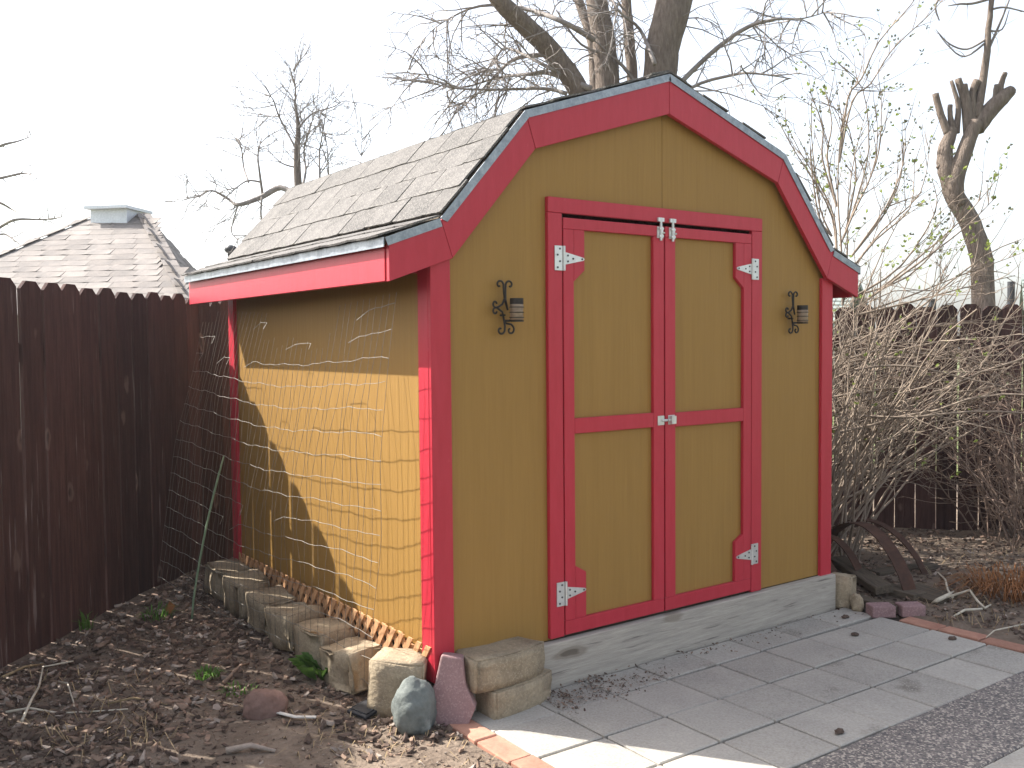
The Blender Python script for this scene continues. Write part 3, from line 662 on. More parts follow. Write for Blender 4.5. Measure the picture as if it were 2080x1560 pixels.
def dl(x, y):
    if not in_left(x, y): return 0
    dF = (FL(x)-y)/1.414
    bare = math.exp(-((x+.62)**2/.10+(y-.0)**2/.22))
    d = (1 if dF < 1.0 else .75)*(1-.85*bare)*(.6+.8*max(0, fbm((x, y, 9), 2.5)+.3))
    if y < -.25 and x > -.9: d *= .35
    return max(0, min(1, d))
def dr(x, y):
    if x < 2.66 or y > 5.4-x: return 0
    return .9
chips('mulch', 13000, ((-2.9, -.02), (-1.2, 2.75)), dl, 3, .012, .062, 'brown bark mulch scattered over the soil by the dark fence', 'mulch')
chips('bark_crumbs', 15000, ((-2.6, .1), (-1.2, 2.7)), lambda x, y: max(.25, dl(x, y)) if in_left(x, y) else 0, 4, .005, .016, 'fine bark crumbs on the bare soil beside the shed', 'mulch')
chips('leaf_litter', 8500, ((2.64, 6.2), (-1.9, 2.6)), dr, 5, .015, .055, 'brown leaf and bark litter under the bushes', 'litter')
chips('patio_grit', 260, ((.45, 2.5), (-.22, -.05)), lambda x, y: .9 if y > -.12-.05*math.sin(x*5) else .15, 6, .004, .02, 'dark dirt and bark bits along the skirt timber', 'debris')
bpy.data.objects['patio_grit'].location.z = .048
chips('patio_dirt', 900, ((.42, 1.15), (-.34, -.05)), lambda x, y: max(0, 1-((x-.5)/.6)**2)*max(0, 1-((y+.05)/.28)**2)*(.5+fbm((x, y, 1), 6)), 8, .004, .018, 'dark dirt and bark crumbs on the pavers by the stacked blocks', 'debris')
bpy.data.objects['patio_dirt'].location.z = .047
def blades(name, spots, m_, label, cat, kind='stuff'):
    k = MB()
    for (x, y, z, n, rad, h, lean) in spots:
        for _ in range(n):
            a = rnd.uniform(0, 6.28); rr = rad*math.sqrt(rnd.random()); bx, by = x+rr*math.cos(a), y+rr*math.sin(a)
            L_ = h*rnd.uniform(.5, 1.1); ln = lean*rnd.uniform(.3, 1.3); da = a+rnd.gauss(0, .6); wv = .0022 if cat == 'straw' else (.0035 if h < .2 else .003)
            dirv = Vector((math.cos(da), math.sin(da), 0)); sd = Vector((-dirv.y, dirv.x, 0))*wv
            base = Vector((bx, by, z)); p1 = base+dirv*L_*ln*.35+Vector((0, 0, L_*.6)); p2 = base+dirv*L_*ln+Vector((0, 0, max(.006, L_*(1-.55*ln))))
            k.poly([base-sd, base+sd, p1+sd*.8, p1-sd*.8, p2], [(0, 1, 2, 3), (3, 2, 4)])
    o = k.build(name, m_)
    if kind: struct(o, kind)
    o['label'] = label; o['category'] = cat; return o
def spot(px, py, n, rad, h, lean, z=.05):
    p = gp(px, py, z); return (p.x, p.y, p.z-.004, n, rad, h, lean)
blades('weed', [spot(320, 1255, 44, .07, .10, .8, .08)], 'green', 'sprawling green weed in the mulch behind the orange dead leaf', 'weed', None)
blades('weed', [spot(420, 1375, 75, .05, .05, .9)], 'green', 'low green weed in the bare soil near the broken stick', 'weed', None)
blades('weed', [spot(485, 1398, 45, .06, .05, .9)], 'green', 'small green weed between the broken stick and round brown rock', 'weed', None)
blades('weed', [spot(175, 1275, 22, .03, .11, .5, .08)], 'green', 'tiny grass tuft at the foot of the dark fence', 'weed', None)
blades('weed', [spot(1437, 1508, 30, .03, .03, 1.0, 0)], 'green', 'little weed growing in a paver joint', 'weed', None)
blades('weed', [spot(1165, 1385, 30, .04, .035, 1.0, 0)], 'green', 'little weed growing in dirt by the stacked blocks', 'weed', None)
k = MB()                                           # leafy tuft against the blocks
c0 = gp(668, 1362)
for i in range(70):
    a = rnd.uniform(0, 6.28); rr = .075*math.sqrt(rnd.random()); L_ = rnd.uniform(.05, .11); da = a+rnd.gauss(0, .4); d_ = Vector((math.cos(da), math.sin(da), 0)); sd = Vector((-d_.y, d_.x, 0))*L_*.28
    b = Vector((rr*math.cos(a), rr*math.sin(a), 0)); m_ = b+d_*L_*.4+Vector((0, 0, L_*.7)); e = b+d_*L_*.9+Vector((0, 0, L_*.75))
    k.poly([b, m_-sd, e, m_+sd], [(0, 1, 2), (0, 2, 3)])
tag(k.build('leafy_plant', 'green', loc=c0), 'bright green leafy tuft growing against the row of tan blocks', 'plant')
st = [spot(rnd.uniform(40, 330), rnd.uniform(1390, 1550), 3, .07, .08, 1.7, .02) for _ in range(40)]+[spot(rnd.uniform(600, 1000), rnd.uniform(1440, 1556), 2, .05, .05, 1.7, .0) for _ in range(60)]+[spot(rnd.uniform(1900, 2075), rnd.uniform(1130, 1290), 3, .08, .08, 1.6, .02) for _ in range(50)]
blades('dry_straw', st, 'straw', 'dry straw blades lying over soil and litter', 'straw')
p = gp(2050, 1205, .02)
blades('ornamental_grass', [(p.x, p.y, p.z, 300, .19, .20, 1.7)], 'ograss', 'orange-brown clump of dead grass beside the leaf litter', 'grass clump', None)
k = MB(); c0 = gp(345, 1250, .08)
k.poly([(0, 0, .0), (.03, .012, .05), (.006, .02, .075), (-.018, .012, .04), (.005, .015, .05)], [(0, 1, 4), (1, 2, 4), (2, 3, 4), (3, 0, 4)]); tag(k.build('dead_leaf', 'ograss', loc=c0), 'curled orange dead leaf standing in the mulch by the fence', 'leaf')
for i, (px, py) in enumerate(((1737, 1292), (1717, 1256), (1935, 1300), (1705, 1490))):
    q = HIT(px, py, 2, 0); o = rock('bark_bit', 'chipA', .022, .014, .008, i*3.3, .4); o.location = (q.x, q.y, .004)
    tag(o, ('dark bit of bark beside the reddish twig on the pavers', 'dark bit of bark on the paver next to the pink pavers', 'dark bit of bark on the paver next to the brick edging', 'dark bit of bark alone on a paver near the aggregate slab')[i], 'bark', 'bark bits on the pavers')

# ------------------------------------------------------------------ trees and bushes
def wander(p, d, L_, n, wob, up, r_):
    pts = [p.copy()]; d = d.normalized()
    for i in range(n):
        d = (d+Vector((r_.gauss(0, wob), r_.gauss(0, wob), r_.gauss(0, wob)))+Vector((0, 0, up))).normalized(); pts.append(pts[-1]+d*(L_/n))
    return pts
def twigs(k, pts, rad0, r_, lvl, prm, tips=None):
    """side branches along a polyline, recursively"""
    n = len(pts)-1
    tot = sum((pts[i+1]-pts[i]).length for i in range(n))
    cnt = max(1, int(prm['cnt'][lvl]*tot)) if prm['cnt'][lvl] else 0
    for c in range(cnt):
        u = r_.uniform(prm.get('from', .15), 1.0)*n; i = min(n-1, int(u)); p = pts[i].lerp(pts[i+1], u-i); t = (pts[i+1]-pts[i]).normalized()
        ax = t.orthogonal().normalized(); ax.rotate(Matrix.Rotation(r_.uniform(0, 6.28), 3, t))
        d = t.copy(); d.rotate(Matrix.Rotation(R(r_.uniform(*prm['ang'])), 3, ax))
        L_ = prm['len'][lvl]*r_.uniform(.5, 1.2)*(1-.35*u/n)
        rr = min(rad0*.6, prm['rad'][lvl]); q = wander(p, d, L_, prm.get('seg', 5), prm['wob'], prm['up'][lvl], r_)
        m_ = len(q); k.tube(q, [rr*(1-.72*j/(m_-1)) for j in range(m_)], 3 if rr < .008 else 5, caps=False)
        if lvl+1 < len(prm['cnt']): twigs(k, q, rr, r_, lvl+1, prm, tips)
        elif tips is not None: tips.append((q[-1], (q[-1]-q[-2]).normalized())); tips.append((q[-2], (q[-1]-q[-2]).normalized()))
def smooth_path(P4, sub_=4):
    out_ = []
    n = len(P4)
    for i in range(n-1):
        p0, p1, p2, p3 = P4[max(0, i-1)], P4[i], P4[i+1], P4[min(n-1, i+2)]
        for s_ in range(sub_):
            t = s_/sub_; out_.append(.5*((2*p1)+(p2-p0)*t+(2*p0-5*p1+4*p2-p3)*t*t+(3*p1-p0-3*p2+p3)*t**3))
    out_.append(P4[-1].copy()); return out_
def limb(k, L_, depth, n=9, dvar=0):
    """L_: (px, py, radius in metres) along a limb seen in the photograph, standing at its tree's distance"""
    pts = [PX(a[0], a[1], depth+(a[3] if len(a) > 3 else 0)) for a in L_]; rs = [a[2] for a in L_]
    sp = smooth_path(pts); m_ = len(sp); rad = []
    for i in range(m_):
        u = i/(m_-1)*(len(rs)-1); j = min(len(rs)-2, int(u)); rad.append(rs[j]+(rs[j+1]-rs[j])*(u-j))
    for i in range(1, m_-1): sp[i] += Vector((fbm((i*.7, rs[0]*50, 1)), fbm((i*.7, 5, rs[0]*50)), 0))*min(rs[0], .1)*.10
    k.tube(sp, rad, n); return sp
def tree(name, label, base, cat='tree'):
    return thing(name, label, cat, tuple(base))
def finish(k, name, m_, parent, smooth=True):
    b = Vector(parent.location); k.v = [(v[0]-b.x, v[1]-b.y, v[2]-b.z) for v in k.v]; return k.build(name, m_, parent, smooth)
tr = random.Random(21)
# big many-stemmed tree behind the shed
DT = 10.6; base = PX(1270, 950, DT); base.z = -.12
t = tree('bare_tree', 'large bare tree with several thick stems rising behind the shed roof', base)
kt = MB(); kw = MB(); paths = []
root = (1268, 800, .30); low_ = (1268, 985, .42)
stems = [[low_, (1258, 700, .2), (1225, 300, .15, -.2), (1179, 190, .115, -.3), (1123, 108, .108, -.4), (1067, 52, .1, -.6), (1010, -6, .09, -.8), (900, -160, .06, -1)],
         [low_, (1262, 700, .2), (1240, 300, .14), (1235, 177, .135), (1227, 87, .13), (1212, 0, .12), (1190, -200, .08)],
         [low_, (1262, 700, .1), (1215, 250, .07, .5), (1207, 140, .065, .6), (1203, 87, .06, .6), (1175, 0, .055, .7), (1120, -150, .03, .9)],
         [low_, (1280, 600, .1), (1287, 250, .07, .4), (1285, 164, .065, .4), (1279, 87, .062, .4), (1272, 0, .058, .5), (1265, -160, .03, .5)],
         [low_, (1300, 600, .26), (1335, 250, .19, -.1), (1341, 156, .185, -.1), (1348, 87, .19, -.1), (1371, -5, .2, -.1), (1400, -200, .13)]]
for s_ in stems: paths.append(limb(kt, s_, DT, 12))
br = [[(1340, 230, .05), (1387, 164, .034), (1460, 95, .03), (1521, 54, .026), (1577, 39, .018), (1633, 37, .010), (1690, 20, .004)],
      [(1345, 240, .04), (1404, 178, .022), (1490, 152, .018), (1534, 149, .014), (1608, 160, .005)],
      [(1205, 80, .04), (1140, 43, .032), (1062, 17, .026), (975, 12, .018), (900, 45, .008), (860, 80, .004)],
      [(1120, 110, .04), (1050, 118, .026), (1010, 150, .018), (960, 200, .010), (930, 215, .004)],
      [(1200, 180, .04), (1120, 150, .03), (1080, 150, .024), (1010, 158, .016), (930, 178, .010), (850, 150, .004)],
      [(1160, 165, .03), (1110, 135, .024), (1030, 98, .018), (1000, 130, .012), (960, 170, .006)],
      [(1150, 190, .03), (1105, 180, .022), (1000, 182, .016), (900, 175, .010), (830, 140, .004)],
      [(1330, 130, .03), (1300, 60, .022), (1255, 20, .016), (1230, -40, .01)],
      [(1300, 180, .03), (1250, 120, .022), (1180, 90, .016), (1130, 20, .01)]]
bp = []
for b_ in br: bp.append(limb(kw, [(a[0], a[1], a[2]*.85, tr.uniform(-.4, .4)) for a in b_], DT-.3, 6))
prm = dict(cnt=(7.5, 7, 4.5), len=(1.0, .5, .26), rad=(.010, .006, .0042), ang=(25, 75), wob=.16, up=(-.06, -.09, -.06), seg=5)
for q in bp: twigs(kw, q, .02, tr, 0, prm)
for q in paths: twigs(kw, q[len(q)//2:], .03, tr, 1, dict(cnt=(0, 4, 4), len=(0, 1.0, .4), rad=(0, .010, .005), ang=(40, 85), wob=.16, up=(0, -.03, -.05), seg=5))
finish(kt, 'trunk', 'bark', t); finish(kw, 'crown', 'twig', t)
# bare tree left of the roof
DT = 16; base = PX(600, 900, DT); base.z = -.12
t = tree('bare_tree', 'slender bare tree with a drooping thick limb behind the shingle roof edge', base); kt = MB(); kw = MB()
P_ = []
P_.append(limb(kt, [(612, 905, .16), (608, 600, .12), (605, 376, .07), (603, 309, .055), (606, 260, .04), (600, 215, .024), (600, 180, .013), (596, 140, .004)], DT, 8))
for b_ in ([(604, 400, .09), (570, 381, .085), (532, 400, .075), (484, 416, .055), (465, 405, .04), (430, 387, .025), (400, 400, .014), (375, 402, .006)],
           [(601, 302, .035), (567, 237, .026), (554, 201, .018), (537, 190, .007)], [(606, 260, .035), (634, 231, .025), (677, 217, .018), (699, 205, .012), (728, 212, .005)],
           [(567, 237, .018), (525, 233, .008)], [(610, 390, .04), (621, 349, .03), (618, 300, .025), (640, 230, .01)], [(640, 420, .04), (649, 370, .03), (649, 309, .024), (656, 263, .014), (650, 225, .006)],
           [(672, 420, .03), (668, 365, .02), (664, 295, .014), (655, 250, .006)], [(534, 400, .04), (527, 349, .03), (524, 314, .024), (532, 279, .012)],
           [(505, 370, .03), (495, 340, .026), (490, 300, .018), (480, 280, .008)], [(532, 400, .03), (530, 430, .024), (531, 447, .02)], [(484, 416, .02), (470, 470, .016), (490, 490, .012)],
           [(530, 370, .028), (500, 368, .024), (465, 395, .018), (440, 420, .008)], [(735, 430, .02), (733, 340, .014), (735, 280, .006)], [(600, 340, .025), (570, 330, .018), (540, 300, .008)]):
    P_.append(limb(kw, [(a[0], a[1], a[2]*.62, tr.uniform(-.5, .5)) for a in b_], DT, 6))
for q in P_: twigs(kw, q, .02, tr, 0, dict(cnt=(6, 6, 5), len=(1.0, .6, .34), rad=(.009, .006, .0048), ang=(25, 70), wob=.16, up=(.03, .02, 0), seg=4, **{'from': .3}))
finish(kt, 'trunk', 'bark', t); finish(kw, 'crown', 'twig', t)
# tree whose branches reach in at the left edge
DT = 15; base = PX(-190, 900, DT); base.z = -.12
t = tree('bare_tree', 'bare tree reaching glare-paled branches over the weathered hip roof', base); kt = MB(); kw = MB()
limb(kt, [(-200, 905, .22), (-190, 600, .18), (-170, 300, .14), (-150, 50, .1), (-160, -200, .05)], DT, 9)
P_ = []
for b_ in ([(-175, 420, .07), (-60, 330, .05), (0, 297, .035), (36, 287, .02), (64, 277, .006)], [(-170, 400, .05), (0, 362, .03), (50, 352, .02), (78, 363, .006)], [(-172, 480, .05), (-40, 400, .035), (0, 412, .028), (22, 424, .02), (46, 437, .008)],
           [(-180, 600, .07), (-60, 505, .05), (0, 462, .035), (33, 446, .03), (85, 446, .02), (132, 440, .008)], [(-60, 505, .03), (0, 476, .024), (24, 484, .018), (43, 500, .008)], [(-170, 300, .05), (-60, 200, .03), (-10, 180, .01)]):
    P_.append(limb(kw, [(a[0], a[1], a[2]*.75, tr.uniform(-.4, .4)) for a in b_], DT, 6))
for q in P_: twigs(kw, q, .02, tr, 0, dict(cnt=(2.6, 3.5), len=(.5, .28), rad=(.009, .006), ang=(20, 65), wob=.15, up=(.0, .0), seg=4))
finish(kt, 'trunk', 'bark', t); finish(kw, 'crown', 'twig', t)
# pollarded tree
DT = 9.4; base = PX(1998, 980, DT); base.z = -.12
t = tree('pollarded_tree', 'leaning pollarded tree with sawn stubs and one tall pole-like shoot', base); kt = MB(); kw = MB()
limb(kt, [(2005, 985, .15), (1996, 610, .11), (1994, 530, .106), (1972, 455, .10), (1940, 400, .094), (1926, 356, .09), (1918, 318, .078), (1928, 280, .062), (1936, 258, .05)], DT, 12)
limb(kt, [(1952, 418, .05), (1940, 375, .085), (1953, 325, .08), (1970, 280, .07), (1984, 246, .06)], DT-.05, 10)
for s_ in ([(1926, 272, .045), (1912, 235, .036), (1900, 190, .033)], [(1936, 268, .04), (1930, 235, .026), (1930, 213, .025)], [(1942, 270, .036), (1946, 215, .026), (1932, 164, .018)], [(1968, 272, .055), (1960, 205, .042), (1946, 160, .034)],
           [(1970, 270, .05), (1965, 215, .045), (1957, 172, .04)], [(1975, 262, .045), (1975, 195, .036), (1985, 164, .04)], [(1982, 262, .085), (2010, 225, .08), (2035, 200, .075), (2055, 182, .05)], [(2024, 210, .035), (2022, 195, .03), (2024, 172, .022)], [(2030, 200, .035), (2033, 172, .03), (2042, 148, .024)],
           [(1982, 240, .048), (1993, 190, .042), (2003, 120, .036), (2008, 60, .03), (2014, 0, .026), (2024, -120, .015)], [(1936, 392, .05), (1915, 345, .045), (1905, 335, .03)]):
    limb(kt, s_, DT, 8)
P_ = []
for s_ in ([(2004, 110, .016), (2030, 50, .012), (2050, 0, .008)], [(2003, 80, .014), (1965, 100, .010), (1930, 90, .008), (1905, 65, .004)], [(2012, 20, .012), (2040, 15, .010), (2085, 25, .006)], [(2004, 85, .012), (1960, 115, .009), (1925, 92, .006), (1900, 58, .003)], [(2006, 62, .012), (2035, 60, .008), (2050, 20, .004)],
           [(2060, -20, .02), (1985, 5, .014), (1950, 8, .010), (1925, 12, .004)], [(1925, -20, .015), (1900, 10, .012), (1908, 42, .006)]):
    P_.append(limb(kw, s_, DT, 5))
for q in P_: twigs(kw, q, .01, tr, 0, dict(cnt=(5,), len=(.3,), rad=(.004,), ang=(20, 70), wob=.2, up=(-.06,), seg=5))
finish(kt, 'trunk', 'bark', t); finish(kw, 'crown', 'twig', t)

# lilac bush between the shed and the back fence
lr = random.Random(5)
base = Vector((3.25, .75, 0)); t = tree('lilac_bush', 'tall leafing bush of pale stems with green buds beside the shed', base, 'bush'); kw = MB(); kl = MB(); kb = MB()
rv = Vector((cr.x, cr.y, 0)).normalized(); bv = Vector((cf.x, cf.y, 0)).normalized()
def leaf(k, p, d, s_):
    d = (d+Vector((lr.gauss(0, .5), lr.gauss(0, .5), lr.gauss(0, .35)))).normalized(); sd = d.orthogonal().normalized(); sd.rotate(Matrix.Rotation(lr.uniform(0, 6.28), 3, d)); up = sd.cross(d)
    k.poly([p, p+d*s_*.5+sd*s_*.26+up*s_*.06, p+d*s_, p+d*s_*.5-sd*s_*.26+up*s_*.06], [(0, 1, 2), (0, 2, 3)])
tips = []
for i in range(160):
    b0 = base+rv*lr.uniform(-.32, .28)+bv*lr.uniform(-.35, .8); b0.z = 0
    kind = lr.random()
    if kind < .42: d = Vector((0, 0, 1))+rv*lr.uniform(-.15, .45)+bv*lr.uniform(-.2, .2); L_ = lr.uniform(1.4, 2.3); up = .0
    elif kind < .78: d = Vector((0, 0, 1))+rv*lr.uniform(.2, .75)+bv*lr.uniform(-.25, .25); L_ = lr.uniform(1.3, 2.4); up = -.03
    else: b0 += rv*lr.uniform(.0, .35)+Vector((0, 0, lr.uniform(.75, 1.35))); d = Vector((0, 0, lr.uniform(.1, .6)))+rv*lr.uniform(.7, 1.3)+bv*lr.uniform(-.3, .3); L_ = lr.uniform(.9, 1.7); up = -.035
    q = wander(b0, d, L_, 9, .10, up, lr); r0_ = lr.uniform(.0035, .010)
    kw.tube(q, [r0_*(1-.65*j/9) for j in range(10)], 5, caps=False)
    tp = []
    twigs(kw, q, r0_, lr, 0, dict(cnt=(3.2, 3.0), len=(.6, .3), rad=(.0036, .0022), ang=(18, 65), wob=.12, up=(.0, .0), seg=5, **{'from': .3}), tp)
    tips += tp
# tall shoots against the sky (as the photograph shows them), depth of the bush
for s_ in ([(1712, 620), (1710, 520), (1702, 400), (1705, 300), (1715, 215)], [(1700, 520), (1690, 440), (1655, 370), (1610, 300), (1578, 240)], [(1706, 500), (1735, 430), (1780, 330), (1790, 250), (1790, 190)], [(1705, 330), (1722, 200), (1750, 160), (1785, 85), (1850, 10), (1880, -40)],
           [(1690, 480), (1665, 420), (1650, 300), (1648, 215)], [(1730, 520), (1800, 420), (1835, 330), (1838, 250)], [(1720, 560), (1790, 470), (1870, 390), (1890, 280)], [(1740, 600), (1830, 540), (1900, 430), (1895, 370)], [(1760, 610), (1870, 520), (1960, 440), (2020, 370)], [(1700, 420), (1680, 320), (1690, 250), (1675, 180)], [(1740, 640), (1850, 600), (1950, 560), (2060, 520)], [(1715, 480), (1742, 400), (1765, 300), (1752, 180), (1705, 130)]):
  for rep_ in range(2):
    dz = lr.uniform(-.5, .5); jx, jy = (0, 0) if rep_ == 0 else (lr.uniform(-40, 45), lr.uniform(0, 70)); q = smooth_path([PX(a+jx*i_/3, b+jy*i_/3, 6.3+dz) for i_, (a, b) in enumerate(s_)], 3); n_ = len(q); kw.tube(q, [.008*(1-.7*j/(n_-1)) for j in range(n_)], 5, caps=False)
    tp = []; twigs(kw, q, .01, lr, 0, dict(cnt=(9, 7), len=(.42, .17), rad=(.0036, .0024), ang=(18, 50), wob=.10, up=(.06, .05), seg=4, **{'from': .2}), tp); tips += tp+[(q[-1], Vector((0, 0, 1)))]*2
for p, d in tips:
    hi = p.z > 1.9
    if not hi and lr.random() > .14: continue
    kk = kb if (p.z > 2.1 and lr.random() < .75) or lr.random() < .35 else kl
    for _ in range(3 if kk is kb else 4): leaf(kk, p, d, lr.uniform(.016, .030) if kk is kb else lr.uniform(.018, .036))
finish(kw, 'branches', 'stem', t, True); struct(finish(kl, 'leaves', 'leaf', t, False), 'stuff'); struct(finish(kb, 'buds', 'bud', t, False), 'stuff')
# twiggy brown bush at the right
base = HIT(2110, 1110, 2, 0); base.z = 0
t = tree('bare_bush', 'dense twiggy brown bush without leaves in front of the back fence', base, 'bush'); kw = MB()
for i in range(70):
    b0 = base+rv*lr.uniform(-.35, .5)+bv*lr.uniform(-.3, .35); d = Vector((0, 0, 1))+rv*lr.uniform(-.75, .5)+bv*lr.uniform(-.4, .4); L_ = lr.uniform(.7, 1.75)
    q = wander(b0, d, L_, 8, .10, -.02, lr); kw.tube(q, [.006*(1-.7*j/8) for j in range(9)], 4, caps=False)
    twigs(kw, q, .007, lr, 0, dict(cnt=(7, 6), len=(.42, .2), rad=(.0038, .0024), ang=(25, 75), wob=.16, up=(-.01, -.01), seg=4))
finish(kw, 'branches', 'bramble', t, True)

# ------------------------------------------------------------------ neighbouring houses
ze = 1.72
FRc, FLc, BRc = PX(398, 640, 9.2), PX(-300, 640, 9.6), PX(492, 640, 13.2)
BLc = FLc+(BRc-FRc)
R1, R2 = PX(192, 440, 11.5), PX(292, 437, 11.4); zr = (R1.z+R2.z)/2
for v_ in (FRc, FLc, BRc, BLc): v_.z = ze
R1.z = R2.z = zr
cen = (FRc+FLc+BRc+BLc)/4
h1 = thing('neighbour_house', 'low building with a weathered hip roof and white metal ridge cap behind the fence', 'house', (cen.x, cen.y, -.12))
k = MB(); k.poly([FLc, FRc, BRc, BLc, R1, R2], [(0, 1, 5, 4), (1, 2, 5), (2, 3, 4, 5), (3, 0, 4), (3, 2, 1, 0)]); rf = finish(k, 'roof', 'old_shingle', h1, False)
inset = lambda p: cen+(p-cen)*.9
k = MB(); q = [inset(p) for p in (FLc, FRc, BRc, BLc)]; k.prism_z([(p.x, p.y) for p in q], -.12, ze-.002); finish(k, 'wall', 'wall', h1, False)
hb = Vector(h1.location)
OT = [tab_mesh(.27, .19, 20+s, c) for s, c in ((1, .003), (2, .007), (3, .001), (4, .009))]
for o_ in OT: o_.materials.append(MT['old_shingle'])
def tile_face(A, B, T1, T2, rows):              # A-B eave, T2-T1 above them
    ex = (B-A).normalized(); nrm = ex.cross(((T1+T2)/2-A)).normalized()
    if nrm.z < 0: nrm = -nrm
    ey = nrm.cross(ex).normalized()
    if ey.z < 0: ey = -ey
    Hs = (T1-A).dot(ey); n = int(Hs/.135)
    for r_ in range(n):
        s_ = r_*.135; u = s_/Hs; a = A.lerp(T1, u); b = B.lerp(T2, u); x0 = (a-A).dot(ex); x1 = (b-A).dot(ex); x = x0+(.13 if r_ % 2 else .0)
        while x < x1-.05:
            if x+.27 > x1+.08: break
            X = ex if ex.cross(ey).dot(nrm) > 0 else -ex
            M4 = Matrix((X, ey, nrm)).transposed().to_4x4() @ Matrix.Rotation(R(rnd.uniform(-1.5, 1.5)), 4, 'Z')
            M4.translation = A+ex*(x+.135)+ey*s_+nrm*.006-hb
            place('shingle', rnd.choice(OT), rf, M4); x += .273
tile_face(FLc, FRc, R1, R2, 0); tile_face(FRc, BRc, R2, R2, 0)
for a, b in ((FRc, R2), (FLc, R1)):       # hip caps
    d = b-a; n = int(d.length/.19); dn = d.normalized(); sd = dn.cross(Vector((0, 0, 1))).normalized(); up = sd.cross(dn).normalized()
    for i in range(n):
        if i > 24: break
        M4 = Matrix((sd*.6, dn, up)).transposed().to_4x4(); M4.translation = b-dn*(.19*(i+1))+up*.012-hb
        place('hip_shingle', OT[i % 4], rf, M4)
k = MB(); c = (R1+R2)/2; ex = (R2-R1).normalized(); ey = Vector((-ex.y, ex.x, 0)); hw = (R2-R1).length/2*.84
pts = lambda a, b, z: [c+ex*a*sx+ey*b*sy+Vector((0, 0, z)) for sx, sy in ((-1, -1), (1, -1), (1, 1), (-1, 1))]
k.poly(pts(hw*.86, .22, -.12)+pts(hw*.86, .22, .05), [(0, 1, 5, 4), (1, 2, 6, 5), (2, 3, 7, 6), (3, 0, 4, 7)]); k.poly(pts(hw, .3, .051)+pts(hw, .3, .085), [(3, 2, 1, 0), (4, 5, 6, 7), (0, 1, 5, 4), (1, 2, 6, 5), (2, 3, 7, 6), (3, 0, 4, 7)])
k.v = [(v[0]-hb.x, v[1]-hb.y, v[2]-hb.z) for v in k.v]; k.build('ridge_cap', 'whitemetal', rf)
# far house with a turbine vent, just seen past the shed roof corner
p = PX(470, 530, 17); h2 = thing('neighbour_house', 'far house roof with a dark round vent, just showing past the shed roof corner', 'house', (p.x, p.y, -.12)); hb2 = Vector(h2.location)
zt = p.z; k = MB(); ex = rv; ey = bv
Pq = lambda a, b, z: p+ex*a+ey*b+Vector((0, 0, z-zt))-hb2
k.poly([Pq(-1.2, -1, zt-.9), Pq(4, -1, zt-.9), Pq(4, 5, zt-.9), Pq(-1.2, 5, zt-.9), Pq(-1.2, 2, zt+.05), Pq(4, 2, zt+.05)], [(0, 1, 5, 4), (1, 2, 5), (2, 3, 4, 5), (3, 0, 4), (3, 2, 1, 0)]); k.build('roof', 'old_shingle', h2)
k = MB(); k.poly([Pq(a, b, z) for z in (-.12, zt-.905) for a, b in ((-1, -.8), (3.8, -.8), (3.8, 4.8), (-1, 4.8))], [(0, 1, 5, 4), (1, 2, 6, 5), (2, 3, 7, 6), (3, 0, 4, 7)]); k.build('wall', 'wall', h2)
vb = PX(469, 512, 17.6)-hb2; k = MB(); k.tube([vb+Vector((0, 0, -.4)), vb+Vector((0, 0, -.02)), vb, vb+Vector((0, 0, .05)), vb+Vector((0, 0, .1)), vb+Vector((0, 0, .13))], [.06, .06, .1, .12, .1, .03], 12); k.build('turbine_vent', 'black', h2, True)
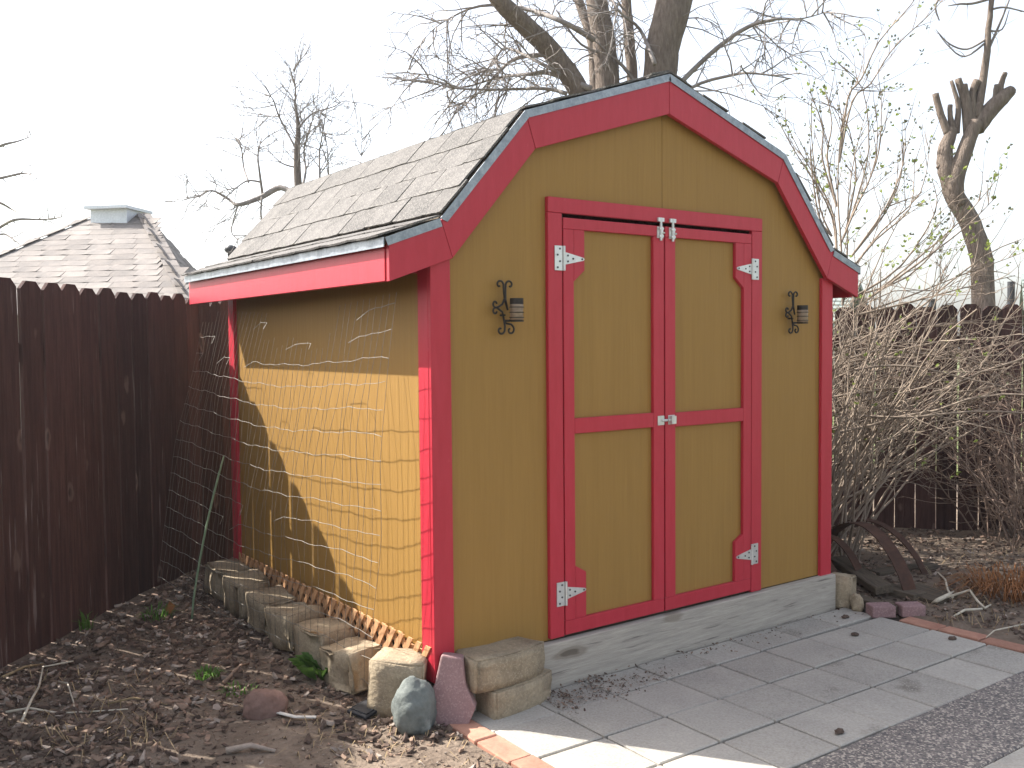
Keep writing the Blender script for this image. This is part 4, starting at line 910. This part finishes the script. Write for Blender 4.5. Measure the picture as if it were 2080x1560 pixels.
def gable_house(nm, label, ridge_a, ridge_b, run, drop, pipes):
    a, b = ridge_a, ridge_b; ex = (b-a); ex.z = 0; ex.normalize(); ey = Vector((-ex.y, ex.x, 0)); zr_ = a.z
    if ey.dot(bv) > 0: ey = -ey                     # towards the camera
    h = thing(nm, label, 'house', (a.x, a.y, -.12)); hb_ = Vector(h.location)
    A, B = a-ex*.0, b
    c1, c2 = A+ey*run, B+ey*run; d1, d2 = A-ey*run, B-ey*run
    for v_ in (c1, c2, d1, d2): v_.z = zr_-drop
    k = MB(); up = Vector((0, 0, .12)); vs = [c1, c2, B, A, d1, d2]; k.poly([v_-hb_ for v_ in vs]+[v_-hb_-up for v_ in vs], [(0, 1, 2, 3), (3, 2, 5, 4), (7, 6, 9, 8), (8, 9, 10, 11), (0, 6, 7, 1), (0, 3, 9, 6), (3, 4, 10, 9), (1, 7, 8, 2), (2, 8, 11, 5), (4, 5, 11, 10)]); rf_ = k.build('roof', 'pale_roof', h)
    nC = int(math.hypot(run, drop)/.3)
    for i in range(1, nC):                         # shingle courses as low steps
        u0_, u1_ = i/nC, (i+1)/nC
        for q in (0,):
            p0_, p1_ = A.lerp(c1, u0_), B.lerp(c2, u0_); p2_, p3_ = B.lerp(c2, u1_), A.lerp(c1, u1_); lift = Vector((0, 0, .012)); l2 = Vector((0, 0, .03))
            k = MB(); k.poly([p0_+lift*.2-hb_, p1_+lift*.2-hb_, p2_+l2-hb_, p3_+l2-hb_, p2_-hb_, p3_-hb_], [(3, 2, 1, 0), (3, 5, 4, 2)]); k.build('shingle_course', 'pale_roof', rf_)
    k = MB(); ww = [A+ey*run*.85+ex*.2, B+ey*run*.85-ex*.2, B-ey*run*.85-ex*.2, A-ey*run*.85+ex*.2]
    k.poly([Vector((v_.x, v_.y, z))-hb_ for z in (-.12, zr_-drop-.125) for v_ in ww], [(0, 1, 5, 4), (1, 2, 6, 5), (2, 3, 7, 6), (3, 0, 4, 7)]); k.build('wall', 'wall', h)
    for pp in pipes:
        k = MB(); k.tube([pp-hb_-Vector((0, 0, .6)), pp-hb_+Vector((0, 0, .0))], .08, 10); k.build('vent_pipe', 'black', h)
gable_house('neighbour_house', 'pale green-grey roof showing between the shed eave and the bush', PX(1560, 560, 24), PX(1748, 572, 23), 3.2, 1.25, [])
gable_house('neighbour_house', 'pale green-grey roof with two vent pipes behind the pollarded tree', PX(2075, 556, 22.5), PX(2420, 545, 21), 3.2, 1.1, [PX(2054, 572, 22), PX(1894, 607, 21)])

# ------------------------------------------------------------------ added scattering box that imitates the backlit lens glare
k = MB(); k.box(-95, 95, -95, 95, -1.3, 13)
hz_ = k.build('glare_veil', [])
hm = bpy.data.materials.new('glare_veil_air'); hm.use_nodes = True; hn = hm.node_tree
hn.nodes.remove(hn.nodes['Principled BSDF']); hv = hn.nodes.new('ShaderNodeVolumePrincipled')
hv.inputs['Density'].default_value = GLARE_VEIL; hv.inputs['Color'].default_value = (.93, .96, 1, 1); hv.inputs['Anisotropy'].default_value = .3
hn.links.new(hv.outputs[0], hn.nodes['Material Output'].inputs['Volume'])
hz_.data.materials.append(hm); struct(hz_, 'stuff'); hz_['label'] = 'added thin pale veil imitating backlit glare over the garden'; hz_['category'] = 'glare_veil'
